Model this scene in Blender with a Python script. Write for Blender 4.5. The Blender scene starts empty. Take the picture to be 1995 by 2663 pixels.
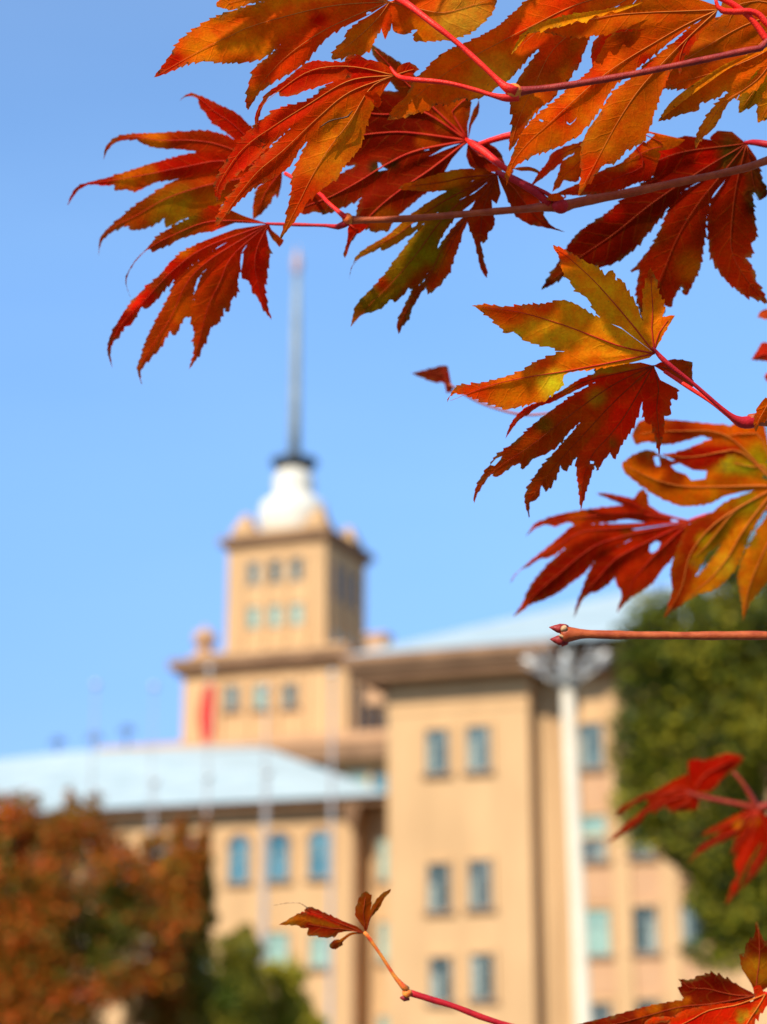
import bpy, bmesh, math, random
import numpy as np
from mathutils import Vector, Matrix
from mathutils.geometry import delaunay_2d_cdt

random.seed(7)
SC = bpy.context.scene
COL = SC.collection

# ------------------------------------------------------------------ camera
FPX = 4700.0                 # focal length in pixels of a 1995 px wide picture
PITCH = math.radians(16.3)
EYE = Vector((0, 0, 1.6))
cam_d = bpy.data.cameras.new('camera')
cam = bpy.data.objects.new('camera', cam_d)
COL.objects.link(cam)
cam.location = EYE
cam.rotation_euler = (math.radians(90) + PITCH, 0, 0)
cam_d.sensor_fit = 'HORIZONTAL'
cam_d.sensor_width = 36
cam_d.lens = FPX / 1995 * 36
cam_d.clip_start = 0.02
cam_d.clip_end = 5000
cam_d.dof.use_dof = True
cam_d.dof.focus_distance = 0.655
cam_d.dof.aperture_fstop = 13.6
SC.camera = cam

# ------------------------------------------------------------------ light
SUN = Vector((-0.40, -0.68, 0.62)).normalized()      # towards the sun
sun_d = bpy.data.lights.new('sun', 'SUN')
sun_d.energy = 4.6
sun_d.angle = math.radians(0.53)
sun_d.color = (1.0, 0.94, 0.84)
sun = bpy.data.objects.new('sun', sun_d)
COL.objects.link(sun)
sun.rotation_euler = SUN.to_track_quat('Z', 'Y').to_euler()

world = bpy.data.worlds.new('World')
SC.world = world
world.use_nodes = True
wn = world.node_tree
bg = wn.nodes['Background']
sky = wn.nodes.new('ShaderNodeTexSky')
sky.sky_type = 'NISHITA'
sky.sun_disc = False
sky.sun_elevation = math.asin(SUN.z)
sky.sun_rotation = math.atan2(SUN.x, SUN.y)
sky.air_density = 1.0
sky.dust_density = 0.2
sky.ozone_density = 3.0
tint = wn.nodes.new('ShaderNodeMix'); tint.data_type = 'RGBA'; tint.blend_type = 'MULTIPLY'
tint.inputs[0].default_value = 1.0; tint.inputs[7].default_value = (1.04, 1.21, 1.30, 1)
wn.links.new(sky.outputs[0], tint.inputs[6])
wtc = wn.nodes.new('ShaderNodeTexCoord'); wsx = wn.nodes.new('ShaderNodeSeparateXYZ'); wr = wn.nodes.new('ShaderNodeValToRGB')
wn.links.new(wtc.outputs['Generated'], wsx.inputs[0]); wn.links.new(wsx.outputs[2], wr.inputs[0])
e = wr.color_ramp.elements
e[0].position = 0.0; e[0].color = (0.42, 0.42, 0.52, 1); e[1].position = 0.53; e[1].color = (1.03, 1.0, 1.0, 1)
for pos, c in ((0.15, (0.50, 0.52, 0.66)), (0.24, (0.64, 0.68, 0.78)), (0.29, (0.74, 0.78, 0.86)), (0.41, (0.92, 0.95, 0.97))):
    q = e.new(pos); q.color = (*c, 1)
hz = wn.nodes.new('ShaderNodeMix'); hz.data_type = 'RGBA'; hz.blend_type = 'MULTIPLY'; hz.inputs[0].default_value = 1.0
wn.links.new(tint.outputs[2], hz.inputs[6]); wn.links.new(wr.outputs[0], hz.inputs[7]); 
# faint uneven haze
hn = wn.nodes.new('ShaderNodeTexNoise'); hn.inputs['Scale'].default_value = 3.0; hn.inputs['Detail'].default_value = 3
hm = wn.nodes.new('ShaderNodeMapping'); hm.inputs['Scale'].default_value = (1, 1, 3.5); hm.inputs['Rotation'].default_value = (0.2, 0.35, 0)
wn.links.new(wtc.outputs['Generated'], hm.inputs[0]); wn.links.new(hm.outputs[0], hn.inputs['Vector'])
hr = wn.nodes.new('ShaderNodeMapRange'); hr.inputs[1].default_value = 0.35; hr.inputs[2].default_value = 0.7; hr.inputs[3].default_value = 0.0; hr.inputs[4].default_value = 0.06
wn.links.new(hn.outputs['Fac'], hr.inputs[0])
hw = wn.nodes.new('ShaderNodeMix'); hw.data_type = 'RGBA'; hw.inputs[7].default_value = (3.6, 5.0, 6.6, 1)
wn.links.new(hr.outputs[0], hw.inputs[0]); wn.links.new(hz.outputs[2], hw.inputs[6]); wn.links.new(hw.outputs[2], bg.inputs[0])
bg.inputs[1].default_value = 0.15

SC.view_settings.view_transform = 'Standard'
SC.view_settings.look = 'None'
SC.view_settings.exposure = 0.45
SC.view_settings.gamma = 1.0
SC.render.resolution_x = 767
SC.render.resolution_y = 1024
SC.cycles.max_bounces = 6
SC.cycles.transparent_max_bounces = 8

# ------------------------------------------------------------------ helpers
CF = Vector((0, math.cos(PITCH), math.sin(PITCH)))
CU = Vector((0, -math.sin(PITCH), math.cos(PITCH)))
CR = Vector((1, 0, 0))

def at(px, py, d):
    px, py, d = float(px), float(py), float(d)
    """point at picture position (px,py) of the photograph, d metres in front of the camera"""
    return EYE + d * (CF + CR * ((px - 997.5) / FPX) - CU * ((py - 1331.5) / FPX))

def tag(o, label=None, cat=None, group=None, kind=None):
    if label: o['label'] = label
    if cat: o['category'] = cat
    if group: o['group'] = group
    if kind: o['kind'] = kind
    return o

def empty(name, loc, rz=0.0):
    o = bpy.data.objects.new(name, None)
    o.empty_display_size = 0.1
    COL.objects.link(o)
    o.location = loc
    o.rotation_euler = (0, 0, rz)
    return o

def link(name, me, parent=None, loc=None):
    o = bpy.data.objects.new(name, me)
    COL.objects.link(o)
    if loc is not None: o.location = loc
    if parent is not None: o.parent = parent
    return o

class MB:
    """collects simple shapes into one mesh"""
    def __init__(s): s.v = []; s.f = []; s.sm = []
    def add(s, vs, fs, smooth=False):
        b = len(s.v)
        s.v += [tuple(p) for p in vs]
        s.f += [tuple(i + b for i in f) for f in fs]
        s.sm += [smooth] * len(fs)
        return s
    def box(s, x0, x1, y0, y1, z0, z1):
        return s.add([(x0,y0,z0),(x1,y0,z0),(x1,y1,z0),(x0,y1,z0),(x0,y0,z1),(x1,y0,z1),(x1,y1,z1),(x0,y1,z1)],
              [(0,3,2,1),(4,5,6,7),(0,1,5,4),(1,2,6,5),(2,3,7,6),(3,0,4,7)])
    def frustum(s, cx, cy, z0, z1, a0, b0, a1, b1):
        return s.add([(cx-a0,cy-b0,z0),(cx+a0,cy-b0,z0),(cx+a0,cy+b0,z0),(cx-a0,cy+b0,z0),
                      (cx-a1,cy-b1,z1),(cx+a1,cy-b1,z1),(cx+a1,cy+b1,z1),(cx-a1,cy+b1,z1)],
              [(0,3,2,1),(4,5,6,7),(0,1,5,4),(1,2,6,5),(2,3,7,6),(3,0,4,7)])
    def lathe(s, cx, cy, prof, n=20):
        vs = []; fs = []
        for (r, z) in prof:
            for k in range(n):
                a = 2*math.pi*k/n
                vs.append((cx + r*math.cos(a), cy + r*math.sin(a), z))
        for i in range(len(prof)-1):
            for k in range(n):
                a = i*n+k; b = i*n+(k+1) % n
                fs.append((a, b, b+n, a+n))
        fs.append(tuple(range(n))[::-1]); fs.append(tuple((len(prof)-1)*n+k for k in range(n)))
        return s.add(vs, fs, True)
    def tube(s, pts, rad, n=8):
        pts = [Vector(p) for p in pts]
        if not hasattr(rad, '__len__'): rad = [rad]*len(pts)
        rad = [float(r) for r in rad]
        vs = []; fs = []; up = Vector((0.13, 0.21, 0.97)).normalized()
        for i, p in enumerate(pts):
            t = (pts[min(i+1, len(pts)-1)] - pts[max(i-1, 0)]).normalized()
            a = t.cross(up)
            if a.length < 0.05: a = t.cross(Vector((1, 0, 0)))
            a.normalize(); b = t.cross(a)
            for k in range(n):
                w = 2*math.pi*k/n
                vs.append(p + rad[i]*(a*math.cos(w) + b*math.sin(w)))
        for i in range(len(pts)-1):
            for k in range(n):
                c = i*n+k; d = i*n+(k+1) % n
                fs.append((c, d, d+n, c+n))
        fs.append(tuple(range(n))[::-1]); fs.append(tuple((len(pts)-1)*n+k for k in range(n)))
        return s.add(vs, fs, True)
    def build(s, name, mat, parent=None, origin=None):
        me = bpy.data.meshes.new(name)
        vs = s.v
        if origin is not None:
            vs = [(p[0]-origin[0], p[1]-origin[1], p[2]-origin[2]) for p in s.v]
        me.from_pydata(vs, [], s.f)
        me.polygons.foreach_set('use_smooth', s.sm)
        me.materials.append(mat)
        me.update()
        return link(name, me, parent, origin if (origin is not None and parent is None) else None)

# ------------------------------------------------------------------ materials
def new_mat(name):
    m = bpy.data.materials.new(name); m.use_nodes = True
    return m, m.node_tree, m.node_tree.nodes['Principled BSDF']

def mat_noise(name, c1, c2, scale=4.0, rough=0.8, spec=0.3, metal=0.0, bump=0.0, bscale=60.0, stretch=(1, 1, 1)):
    m, nt, p = new_mat(name)
    tc = nt.nodes.new('ShaderNodeTexCoord'); mp = nt.nodes.new('ShaderNodeMapping')
    mp.inputs['Scale'].default_value = stretch
    nt.links.new(tc.outputs['Object'], mp.inputs[0])
    n = nt.nodes.new('ShaderNodeTexNoise'); n.inputs['Scale'].default_value = scale; n.inputs['Detail'].default_value = 5
    nt.links.new(mp.outputs[0], n.inputs['Vector'])
    r = nt.nodes.new('ShaderNodeValToRGB')
    r.color_ramp.elements[0].position = 0.32; r.color_ramp.elements[1].position = 0.68
    r.color_ramp.elements[0].color = (*c1, 1); r.color_ramp.elements[1].color = (*c2, 1)
    nt.links.new(n.outputs['Fac'], r.inputs[0]); nt.links.new(r.outputs[0], p.inputs['Base Color'])
    p.inputs['Roughness'].default_value = rough; p.inputs['Metallic'].default_value = metal
    p.inputs['Specular IOR Level'].default_value = spec
    if bump:
        n2 = nt.nodes.new('ShaderNodeTexNoise'); n2.inputs['Scale'].default_value = bscale
        nt.links.new(mp.outputs[0], n2.inputs['Vector'])
        b = nt.nodes.new('ShaderNodeBump'); b.inputs['Strength'].default_value = bump; b.inputs['Distance'].default_value = 0.02
        nt.links.new(n2.outputs['Fac'], b.inputs['Height']); nt.links.new(b.outputs[0], p.inputs['Normal'])
    return m

M = {}
M['wall'] = mat_noise('tan_wall_tiles', (0.475, 0.280, 0.125), (0.59, 0.355, 0.162), 0.42, 0.85, 0.2, bump=0.2, bscale=8, stretch=(1.6, 1.6, 0.35))
M['wall2'] = mat_noise('rose_spandrel', (0.47, 0.255, 0.125), (0.53, 0.295, 0.145), 0.7, 0.85, 0.2)
M['trim'] = mat_noise('brown_cornice', (0.19, 0.10, 0.048), (0.27, 0.145, 0.07), 0.8, 0.8, 0.2)  # brown, set darker to deepen the shadows under the eaves
M['roof'] = mat_noise('pale_blue_metal_roof', (0.33, 0.395, 0.375), (0.42, 0.485, 0.46), 0.5, 0.5, 0.4, stretch=(1, 3, 1))
M['white'] = mat_noise('white_dome_paint', (0.62, 0.555, 0.43), (0.70, 0.635, 0.50), 1.2, 0.6, 0.3)
M['dark'] = mat_noise('dark_iron', (0.03, 0.04, 0.05), (0.06, 0.07, 0.08), 4, 0.6, 0.3)
M['mast'] = mat_noise('pale_mast_paint', (0.22, 0.235, 0.20), (0.32, 0.335, 0.28), 1.5, 0.6, 0.3)
M['gold'] = mat_noise('faded_gold', (0.42, 0.24, 0.17), (0.52, 0.33, 0.24), 3, 0.45, 0.4)
M['glass_dark'] = mat_noise('dark_glass', (0.012, 0.024, 0.026), (0.055, 0.08, 0.075), 1.3, 0.25, 0.22)
M['glass_mid'] = mat_noise('mid_glass', (0.03, 0.055, 0.06), (0.12, 0.17, 0.16), 0.9, 0.2, 0.25)
M['glass_grey'] = mat_noise('grey_glass', (0.015, 0.02, 0.022), (0.16, 0.18, 0.16), 1.9, 0.25, 0.2)
M['glass_blue'] = mat_noise('blue_glass', (0.025, 0.12, 0.165), (0.10, 0.23, 0.27), 0.8, 0.2, 0.4)
M['glass_green'] = mat_noise('green_curtained_glass', (0.20, 0.34, 0.26), (0.32, 0.44, 0.33), 0.9, 0.25, 0.5)
M['frame'] = mat_noise('window_frame_paint', (0.16, 0.21, 0.19), (0.24, 0.28, 0.25), 3, 0.6, 0.3)
M['pole'] = mat_noise('cream_pole_paint', (0.56, 0.47, 0.33), (0.62, 0.53, 0.38), 2, 0.5, 0.4)
M['steel'] = mat_noise('grey_steel', (0.40, 0.38, 0.33), (0.52, 0.49, 0.43), 3, 0.4, 0.5, metal=0.3)
M['flagpole'] = mat_noise('weathered_grey_pole', (0.24, 0.22, 0.20), (0.34, 0.31, 0.28), 2, 0.5, 0.3)
M['curtain'] = mat_noise('pale_curtain', (0.24, 0.27, 0.22), (0.36, 0.38, 0.31), 3, 0.8, 0.1)
M['flag'] = mat_noise('red_flag_cloth', (0.66, 0.012, 0.008), (0.76, 0.02, 0.012), 5, 0.8, 0.2)
M['bark'] = mat_noise('tree_bark', (0.05, 0.035, 0.025), (0.13, 0.09, 0.06), 9, 0.9, 0.1, bump=0.6)
M['ground'] = mat_noise('plaza_paving', (0.09, 0.085, 0.08), (0.14, 0.13, 0.12), 0.6, 0.9, 0.2)
M['grass'] = mat_noise('lawn', (0.04, 0.07, 0.015), (0.08, 0.11, 0.02), 0.9, 0.9, 0.1)
def twig_mat(name, c1, c2, sc=260):
    return mat_noise(name, c1, c2, sc, 0.45, 0.22, bump=0.15, bscale=1800)
M['twig_plum'] = twig_mat('plum_twig_bark', (0.22, 0.014, 0.010), (0.36, 0.035, 0.018))
M['twig_brown'] = twig_mat('brown_red_twig_bark', (0.30, 0.045, 0.010), (0.46, 0.095, 0.024))
M['petiole'] = twig_mat('red_petiole_skin', (0.74, 0.010, 0.007), (0.82, 0.03, 0.010))
M['petiole_dark'] = twig_mat('crimson_petiole_skin', (0.34, 0.006, 0.012), (0.50, 0.014, 0.014))
M['node'] = twig_mat('orange_node_skin', (0.70, 0.06, 0.015), (0.80, 0.28, 0.03), 300)
M['bud'] = twig_mat('bud_scale', (0.16, 0.01, 0.01), (0.34, 0.03, 0.02), 700)
M['scar_dark'] = twig_mat('dry_brown_scar', (0.05, 0.015, 0.004), (0.12, 0.045, 0.015), 900)
M['sprig_stem'] = twig_mat('dull_crimson_stem', (0.20, 0.012, 0.004), (0.30, 0.03, 0.008))
M['scar'] = twig_mat('leaf_scar', (0.30, 0.15, 0.06), (0.62, 0.38, 0.17), 900)

def leaf_mat():
    m = bpy.data.materials.new('maple_leaf_blade'); m.use_nodes = True
    nt = m.node_tree; nt.nodes.clear(); N = nt.nodes.new; L = nt.links.new
    out = N('ShaderNodeOutputMaterial')
    col = N('ShaderNodeVertexColor'); col.layer_name = 'pigment'
    uv = N('ShaderNodeUVMap'); uv.uv_map = 'blade'       # u,v in centimetres on the blade
    vv = N('ShaderNodeUVMap'); vv.uv_map = 'vein'        # u along the lobe, v from the midrib, cm
    def mth(op, a, b=None, c=None):
        n = N('ShaderNodeMath'); n.operation = op
        for i, x in enumerate((a, b, c)):
            if x is None: continue
            if isinstance(x, (int, float)): n.inputs[i].default_value = x
            else: L(x, n.inputs[i])
        return n.outputs[0]
    def noise(scale, det=4, vec=None, rough=0.6):
        n = N('ShaderNodeTexNoise'); n.inputs['Scale'].default_value = scale; n.inputs['Detail'].default_value = det
        n.inputs['Roughness'].default_value = rough
        L(vec or uv.outputs[0], n.inputs['Vector']); return n.outputs['Fac']
    def ramp(x, a, b, lo=0.0, hi=1.0):
        n = N('ShaderNodeMapRange'); n.inputs[1].default_value = a; n.inputs[2].default_value = b
        n.inputs[3].default_value = lo; n.inputs[4].default_value = hi; n.clamp = True
        L(x, n.inputs[0]); return n.outputs[0]
    sx = N('ShaderNodeSeparateXYZ'); L(vv.outputs[0], sx.inputs[0])
    wob = mth('MULTIPLY', mth('SUBTRACT', noise(1.6, 2), 0.5), 0.35)
    a = mth('ADD', mth('SUBTRACT', sx.outputs[0], mth('MULTIPLY', sx.outputs[1], 1.1)), wob)
    fr = mth('ABSOLUTE', mth('SUBTRACT', mth('FRACT', mth('MULTIPLY', a, 1.45)), 0.5))
    side = ramp(fr, 0.025, 0.075, 1.0, 0.0)
    near = ramp(sx.outputs[1], 0.0, 0.9, 1.0, 0.15)
    side = mth('MULTIPLY', side, near)
    # fine net of veins
    vo = N('ShaderNodeTexVoronoi'); vo.feature = 'DISTANCE_TO_EDGE'; vo.inputs['Scale'].default_value = 7
    L(uv.outputs[0], vo.inputs['Vector'])
    net = ramp(vo.outputs[0], 0.0, 0.09, 1.0, 0.0)
    mixn = N('ShaderNodeMix'); mixn.data_type = 'RGBA'; mixn.blend_type = 'MULTIPLY'
    grey = N('ShaderNodeCombineColor')
    g = ramp(noise(1.1, 6), 0.3, 0.7, 0.82, 1.18)
    g2 = ramp(noise(9, 4), 0.3, 0.7, 0.86, 1.12)
    L(mth('MULTIPLY', g, g2), grey.inputs[0]); 
    gg = mth('MULTIPLY', mth('MULTIPLY', g, g2), ramp(noise(2.3, 5), 0.35, 0.65, 0.72, 1.18))
    L(gg, grey.inputs[1]); L(gg, grey.inputs[2])
    mixn.inputs[0].default_value = 1.0
    L(col.outputs[0], mixn.inputs[6]); L(grey.outputs[0], mixn.inputs[7])
    cur = mixn.outputs[2]
    def over(fac, color, cur):
        n = N('ShaderNodeMix'); n.data_type = 'RGBA'
        L(fac, n.inputs[0]); L(cur, n.inputs[6])
        if isinstance(color, tuple): n.inputs[7].default_value = (*color, 1)
        else: L(color, n.inputs[7])
        return n.outputs[2]
    light = N('ShaderNodeMix'); light.data_type = 'RGBA'; light.blend_type = 'ADD'; light.inputs[0].default_value = 1
    L(cur, light.inputs[6]); light.inputs[7].default_value = (0.09, 0.04, 0.002, 1)
    cur = over(mth('MULTIPLY', side, 0.45), light.outputs[2], cur)
    cur = over(mth('MULTIPLY', net, 0.10), light.outputs[2], cur)
    # brown specks and blotches, green-brown margins at the tips
    sp = ramp(noise(16, 2), 0.71, 0.76)
    cur = over(mth('MULTIPLY', sp, 0.75), (0.10, 0.025, 0.006), cur)
    sp2 = ramp(noise(4.3, 3), 0.70, 0.745)
    cur = over(mth('MULTIPLY', sp2, 0.6), (0.13, 0.05, 0.01), cur)
    at_ = N('ShaderNodeAttribute'); at_.attribute_name = 'margin'
    eg = mth('MULTIPLY', at_.outputs['Fac'], ramp(noise(2.8, 4), 0.45, 0.62))
    cur = over(mth('MULTIPLY', eg, 0.7), (0.17, 0.13, 0.02), cur)
    dry = mth('MULTIPLY', mth('MULTIPLY', at_.outputs['Fac'], 1.6), ramp(noise(5.5, 3), 0.60, 0.68))
    cur = over(mth('MINIMUM', dry, 0.85), (0.07, 0.03, 0.008), cur)
    hsv = N('ShaderNodeHueSaturation'); hsv.inputs['Saturation'].default_value = 1.0; hsv.inputs['Value'].default_value = 1.0
    L(cur, hsv.inputs['Color'])
    bump = N('ShaderNodeBump'); bump.inputs['Strength'].default_value = 0.35; bump.inputs['Distance'].default_value = 0.0006
    L(mth('ADD', mth('MULTIPLY', side, 0.8), mth('ADD', mth('MULTIPLY', net, 0.25), noise(5, 5))), bump.inputs['Height'])
    p = N('ShaderNodeBsdfPrincipled'); L(cur, p.inputs['Base Color'])
    p.inputs['Roughness'].default_value = 0.55; p.inputs['Specular IOR Level'].default_value = 0.02
    L(bump.outputs[0], p.inputs['Normal'])
    tr = N('ShaderNodeBsdfTranslucent'); L(cur, tr.inputs[0]); L(bump.outputs[0], tr.inputs['Normal'])
    mx = N('ShaderNodeMixShader'); mx.inputs[0].default_value = 0.5
    L(p.outputs[0], mx.inputs[1]); L(tr.outputs[0], mx.inputs[2]); L(mx.outputs[0], out.inputs[0])
    return m
M['leaf'] = leaf_mat()
M['vein'] = mat_noise('leaf_vein', (0.52, 0.10, 0.01), (0.62, 0.16, 0.02), 200, 0.6, 0.1)
M['vein_red'] = mat_noise('leaf_vein_red', (0.42, 0.015, 0.006), (0.52, 0.04, 0.01), 200, 0.6, 0.1)
M['vein_dark'] = mat_noise('leaf_vein_dark', (0.24, 0.015, 0.003), (0.32, 0.04, 0.006), 200, 0.6, 0.1)

def foliage_mat(name, transl=0.35):
    m, nt, p = new_mat(name)
    c = nt.nodes.new('ShaderNodeVertexColor'); c.layer_name = 'pigment'
    nt.links.new(c.outputs[0], p.inputs['Base Color'])
    p.inputs['Roughness'].default_value = 0.6; p.inputs['Specular IOR Level'].default_value = 0.25
    t = nt.nodes.new('ShaderNodeBsdfTranslucent'); nt.links.new(c.outputs[0], t.inputs[0])
    x = nt.nodes.new('ShaderNodeMixShader'); x.inputs[0].default_value = transl
    nt.links.new(p.outputs[0], x.inputs[1]); nt.links.new(t.outputs[0], x.inputs[2])
    nt.links.new(x.outputs[0], nt.nodes['Material Output'].inputs[0])
    return m
M['foliage'] = foliage_mat('tree_foliage')

# ------------------------------------------------------------------ ground
g = MB(); g.add([(-1500, -300, 0), (1500, -300, 0), (1500, 3000, 0), (-1500, 3000, 0)], [(0, 1, 2, 3)])
tag(g.build('ground', M['ground']), kind='structure')
g = MB(); g.add([(-40, 14, 0.004), (40, 14, 0.004), (40, 40, 0.004), (-40, 40, 0.004)], [(0, 1, 2, 3)])
tag(g.build('lawn', M['grass']), kind='structure')

# ------------------------------------------------------------------ building
YAW = math.radians(21)
BU = Vector((math.cos(YAW), -math.sin(YAW), 0)); BV = Vector((math.sin(YAW), math.cos(YAW), 0))
B0 = Vector((0, 86, 0))
bld = empty('main_building', B0, -YAW)
tag(bld, 'tan stone building with stepped tower, white dome, tall spire and pale blue roofs', 'building')

def bp(px, py, v):
    """(u, z) in the building's own axes where the sight line meets the plane v metres back"""
    d = at(px, py, 1.0) - EYE
    t = (v - (EYE - B0).dot(BV)) / d.dot(BV)
    p = EYE + d*t - B0
    return p.dot(BU), p.z
def bv(px, py, u):
    d = at(px, py, 1.0) - EYE
    t = (u - (EYE - B0).dot(BU)) / d.dot(BU)
    p = EYE + d*t - B0
    return p.dot(BV), p.z

def window_mesh(u0, u1, z0, z1, v, arch=False, cols=2, rows=(0.68,)):
    """frame ring with mullions, reveal surround, then pane and sill"""
    t = 0.07; fr = MB()
    fr.box(u0, u0+t, v-0.10, v-0.002, z0, z1); fr.box(u1-t, u1, v-0.10, v-0.002, z0, z1)
    fr.box(u0+t, u1-t, v-0.10, v-0.002, z1-t, z1); fr.box(u0+t, u1-t, v-0.10, v-0.002, z0, z0+t)
    for k in range(1, cols):
        c = u0 + (u1-u0)*k/cols
        fr.box(c-0.035, c+0.035, v-0.085, v-0.002, z0+t, z1-t)
    for r in rows:
        zz = z0 + (z1-z0)*r
        for k in range(cols):
            a = u0 + (u1-u0)*k/cols + (0.036 if k else t); b = u0 + (u1-u0)*(k+1)/cols - (0.036 if k < cols-1 else t)
            fr.box(a, b, v-0.08, v-0.002, zz-0.035, zz+0.035)
    return fr

def window(u0, u1, z0, z1, v, glass, arch=False, sill=True, cols=2):
    f = window_mesh(u0, u1, z0, z1, v, arch, cols).build('window', M['frame'], bld)
    pn = MB()
    if arch:
        r = (u1-u0)/2; c = (u0+u1)/2; n = 14
        pts = [(u0+0.071, z0+0.071), (u1-0.071, z0+0.071), (u1-0.071, z1-0.071)]
        # arched fanlight above the frame
        ap = [(c + r*math.cos(math.pi*k/n), z1 + r*math.sin(math.pi*k/n)) for k in range(n+1)]
        vs = [(x, v-0.03, z) for x, z in ap] + [(x, v-0.001, z) for x, z in ap]
        m_ = n+1
        pn.add(vs, [tuple(range(m_))] + [(i, i+1, i+1+m_, i+m_) for i in range(m_-1)])
        sr = MB()
        for k in range(n):
            a0 = math.pi*k/n; a1 = math.pi*(k+1)/n
            q = []
            for vv_ in (v-0.14, v-0.001):
                for (rr, aa) in ((r, a0), (r+0.16, a0), (r+0.16, a1), (r, a1)):
                    q.append((c+rr*math.cos(aa), vv_, z1+rr*math.sin(aa)))
            sr.add(q, [(0,1,2,3),(0,4,5,1),(1,5,6,2),(2,6,7,3),(3,7,4,0)])
        sr.build('arch_trim', M['trim'], f)
    pn.box(u0+0.072, u1-0.072, v-0.04, v-0.003, z0+0.072, z1-0.072)
    pn.build('pane', M[glass], f)
    if glass in ('glass_dark', 'glass_mid', 'glass_grey') and u1-u0 > 0.7:
        k_ = random.random(); cw_ = (u1-u0)*random.uniform(0.2, 0.38); ct = MB(); top = z0+(z1-z0)*random.uniform(0.55, 0.9)
        a_ = u0+0.09 if k_ < 0.6 else u1-0.09-cw_
        n_ = 10
        for q_ in range(n_):
            ct.box(a_+cw_*q_/n_, a_+cw_*(q_+0.96)/n_, v-0.048-0.012*(q_ % 2), v-0.041, z0+0.09, top)
        ct.build('curtain', M['curtain'], f)
    # jambs standing proud of the wall give the opening its depth
    MB().box(u0-0.13, u0-0.002, v-0.16, v-0.001, z0, z1).build('jamb', M['wall'], f); MB().box(u1+0.002, u1+0.13, v-0.16, v-0.001, z0, z1).build('jamb', M['wall'], f)
    if not arch: MB().box(u0-0.13, u1+0.13, v-0.18, v-0.001, z1+0.002, z1+0.17).build('lintel', M['wall'], f)
    if sill:
        sl = MB(); sl.box(u0-0.2, u1+0.2, v-0.24, v-0.001, z0-0.16, z0-0.002); sl.build('sill', M['trim'], f)
    return f

GL = random.Random(5)
def win_px(x0, x1, y0, y1, v, glass, **k):
    x0 -= 5; x1 += 5
    ua, za = bp(x0, y1, v); ub, zb = bp(x1, y1, v); _, zt = bp((x0+x1)/2, y0, v)
    arch = k.get('arch', False)
    if glass == 'glass_dark': glass = GL.choice(['glass_dark', 'glass_dark', 'glass_mid', 'glass_grey'])
    if arch: zt -= (ub-ua)/2
    return window(ua, ub, (za+zb)/2, zt, v, glass, **k)

# --- right wing: front block
uL, _ = bp(1008, 2000, 0); uR, _ = bp(1378, 2000, 0)
_, zE = bp(1190, 1765, 0)                       # underside of the eave at the wall
WD = 30.0
w = MB().box(uL, uR, 0, WD, 0, zE)
w.build('wing_wall', M['wall'], bld)
# string courses under the eave
for (ya, yb, pr) in ((1795, 1815, 0.10), (1835, 1847, 0.06)):
    _, za = bp(1190, ya, 0); _, zb = bp(1190, yb, 0)
    MB().box(uL-pr, uR+pr, -pr, 6, zb, za).build('string_course', M['wall'], bld)
# eave slab: cornice in two steps
_, z1 = bp(1190, 1738, -1.3)
MB().box(uL-1.3, uR+1.3, -1.3, WD, zE+0.002, zE+0.55).box(uL-1.7, uR+1.7, -1.7, WD, zE+0.552, zE+1.15).build('eave', M['trim'], bld)
# set back block to the right
sb = 1.3
uS0 = uR; uS1 = uR + 26
MB().box(uR+0.002, uS1, sb, WD, 0, zE-0.05).build('setback_wall', M['wall'], bld)
MB().box(uR+1.702, uS1+1.3, sb-1.3, WD, zE-0.04, zE+0.45).box(uR+1.702, uS1+1.7, sb-1.7, WD, zE+0.452, zE+1.05).build('setback_eave', M['trim'], bld)
# pilasters and rose spandrels of the set back block
def pil(x, wd=0.5):
    u, _ = bp(x, 2300, sb)
    MB().box(u-wd, u+wd, sb-0.22, sb-0.001, 0, zE-0.9).build('pilaster', M['wall'], bld)
for x in (1432, 1495, 1620, 1745, 1870): pil(x, 0.42 if x > 1440 else 0.25)
for (ya, yb) in ((2015, 2110), (2255, 2350), (2490, 2590)):
    for (xa, xb) in ((1511, 1606), (1634, 1731), (1759, 1856)):
        ua, za = bp(xa, yb, sb); ub, zb = bp(xb, ya, sb)
        MB().box(ua, ub, sb-0.06, sb-0.001, za, zb).build('spandrel', M['wall2'], bld)

# roof of the right wing (hipped, rising to the right)
def roof_poly(name, pts, faces, mat='roof'):
    return MB().add(pts, faces).build(name, M[mat], bld)
ze = zE + 1.152
rx0, rx1 = uL-1.7, uS1+1.7
up1, zp1 = bp(1700, 1515, 11)
ridge_z = zp1
u_r0, _ = bp(1660, 1540, 11)
roof_poly('wing_roof', [(rx0, -1.7, ze), (uR+1.7, -1.7, ze), (rx1, -1.7+2, ze), (rx1, WD, ze), (rx0, WD, ze), (u_r0, 12, ridge_z), (rx1-8, 12, ridge_z+0.3)],
          [(0, 1, 5), (1, 2, 6, 5), (2, 3, 6), (3, 4, 5, 6), (4, 0, 5)])
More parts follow.
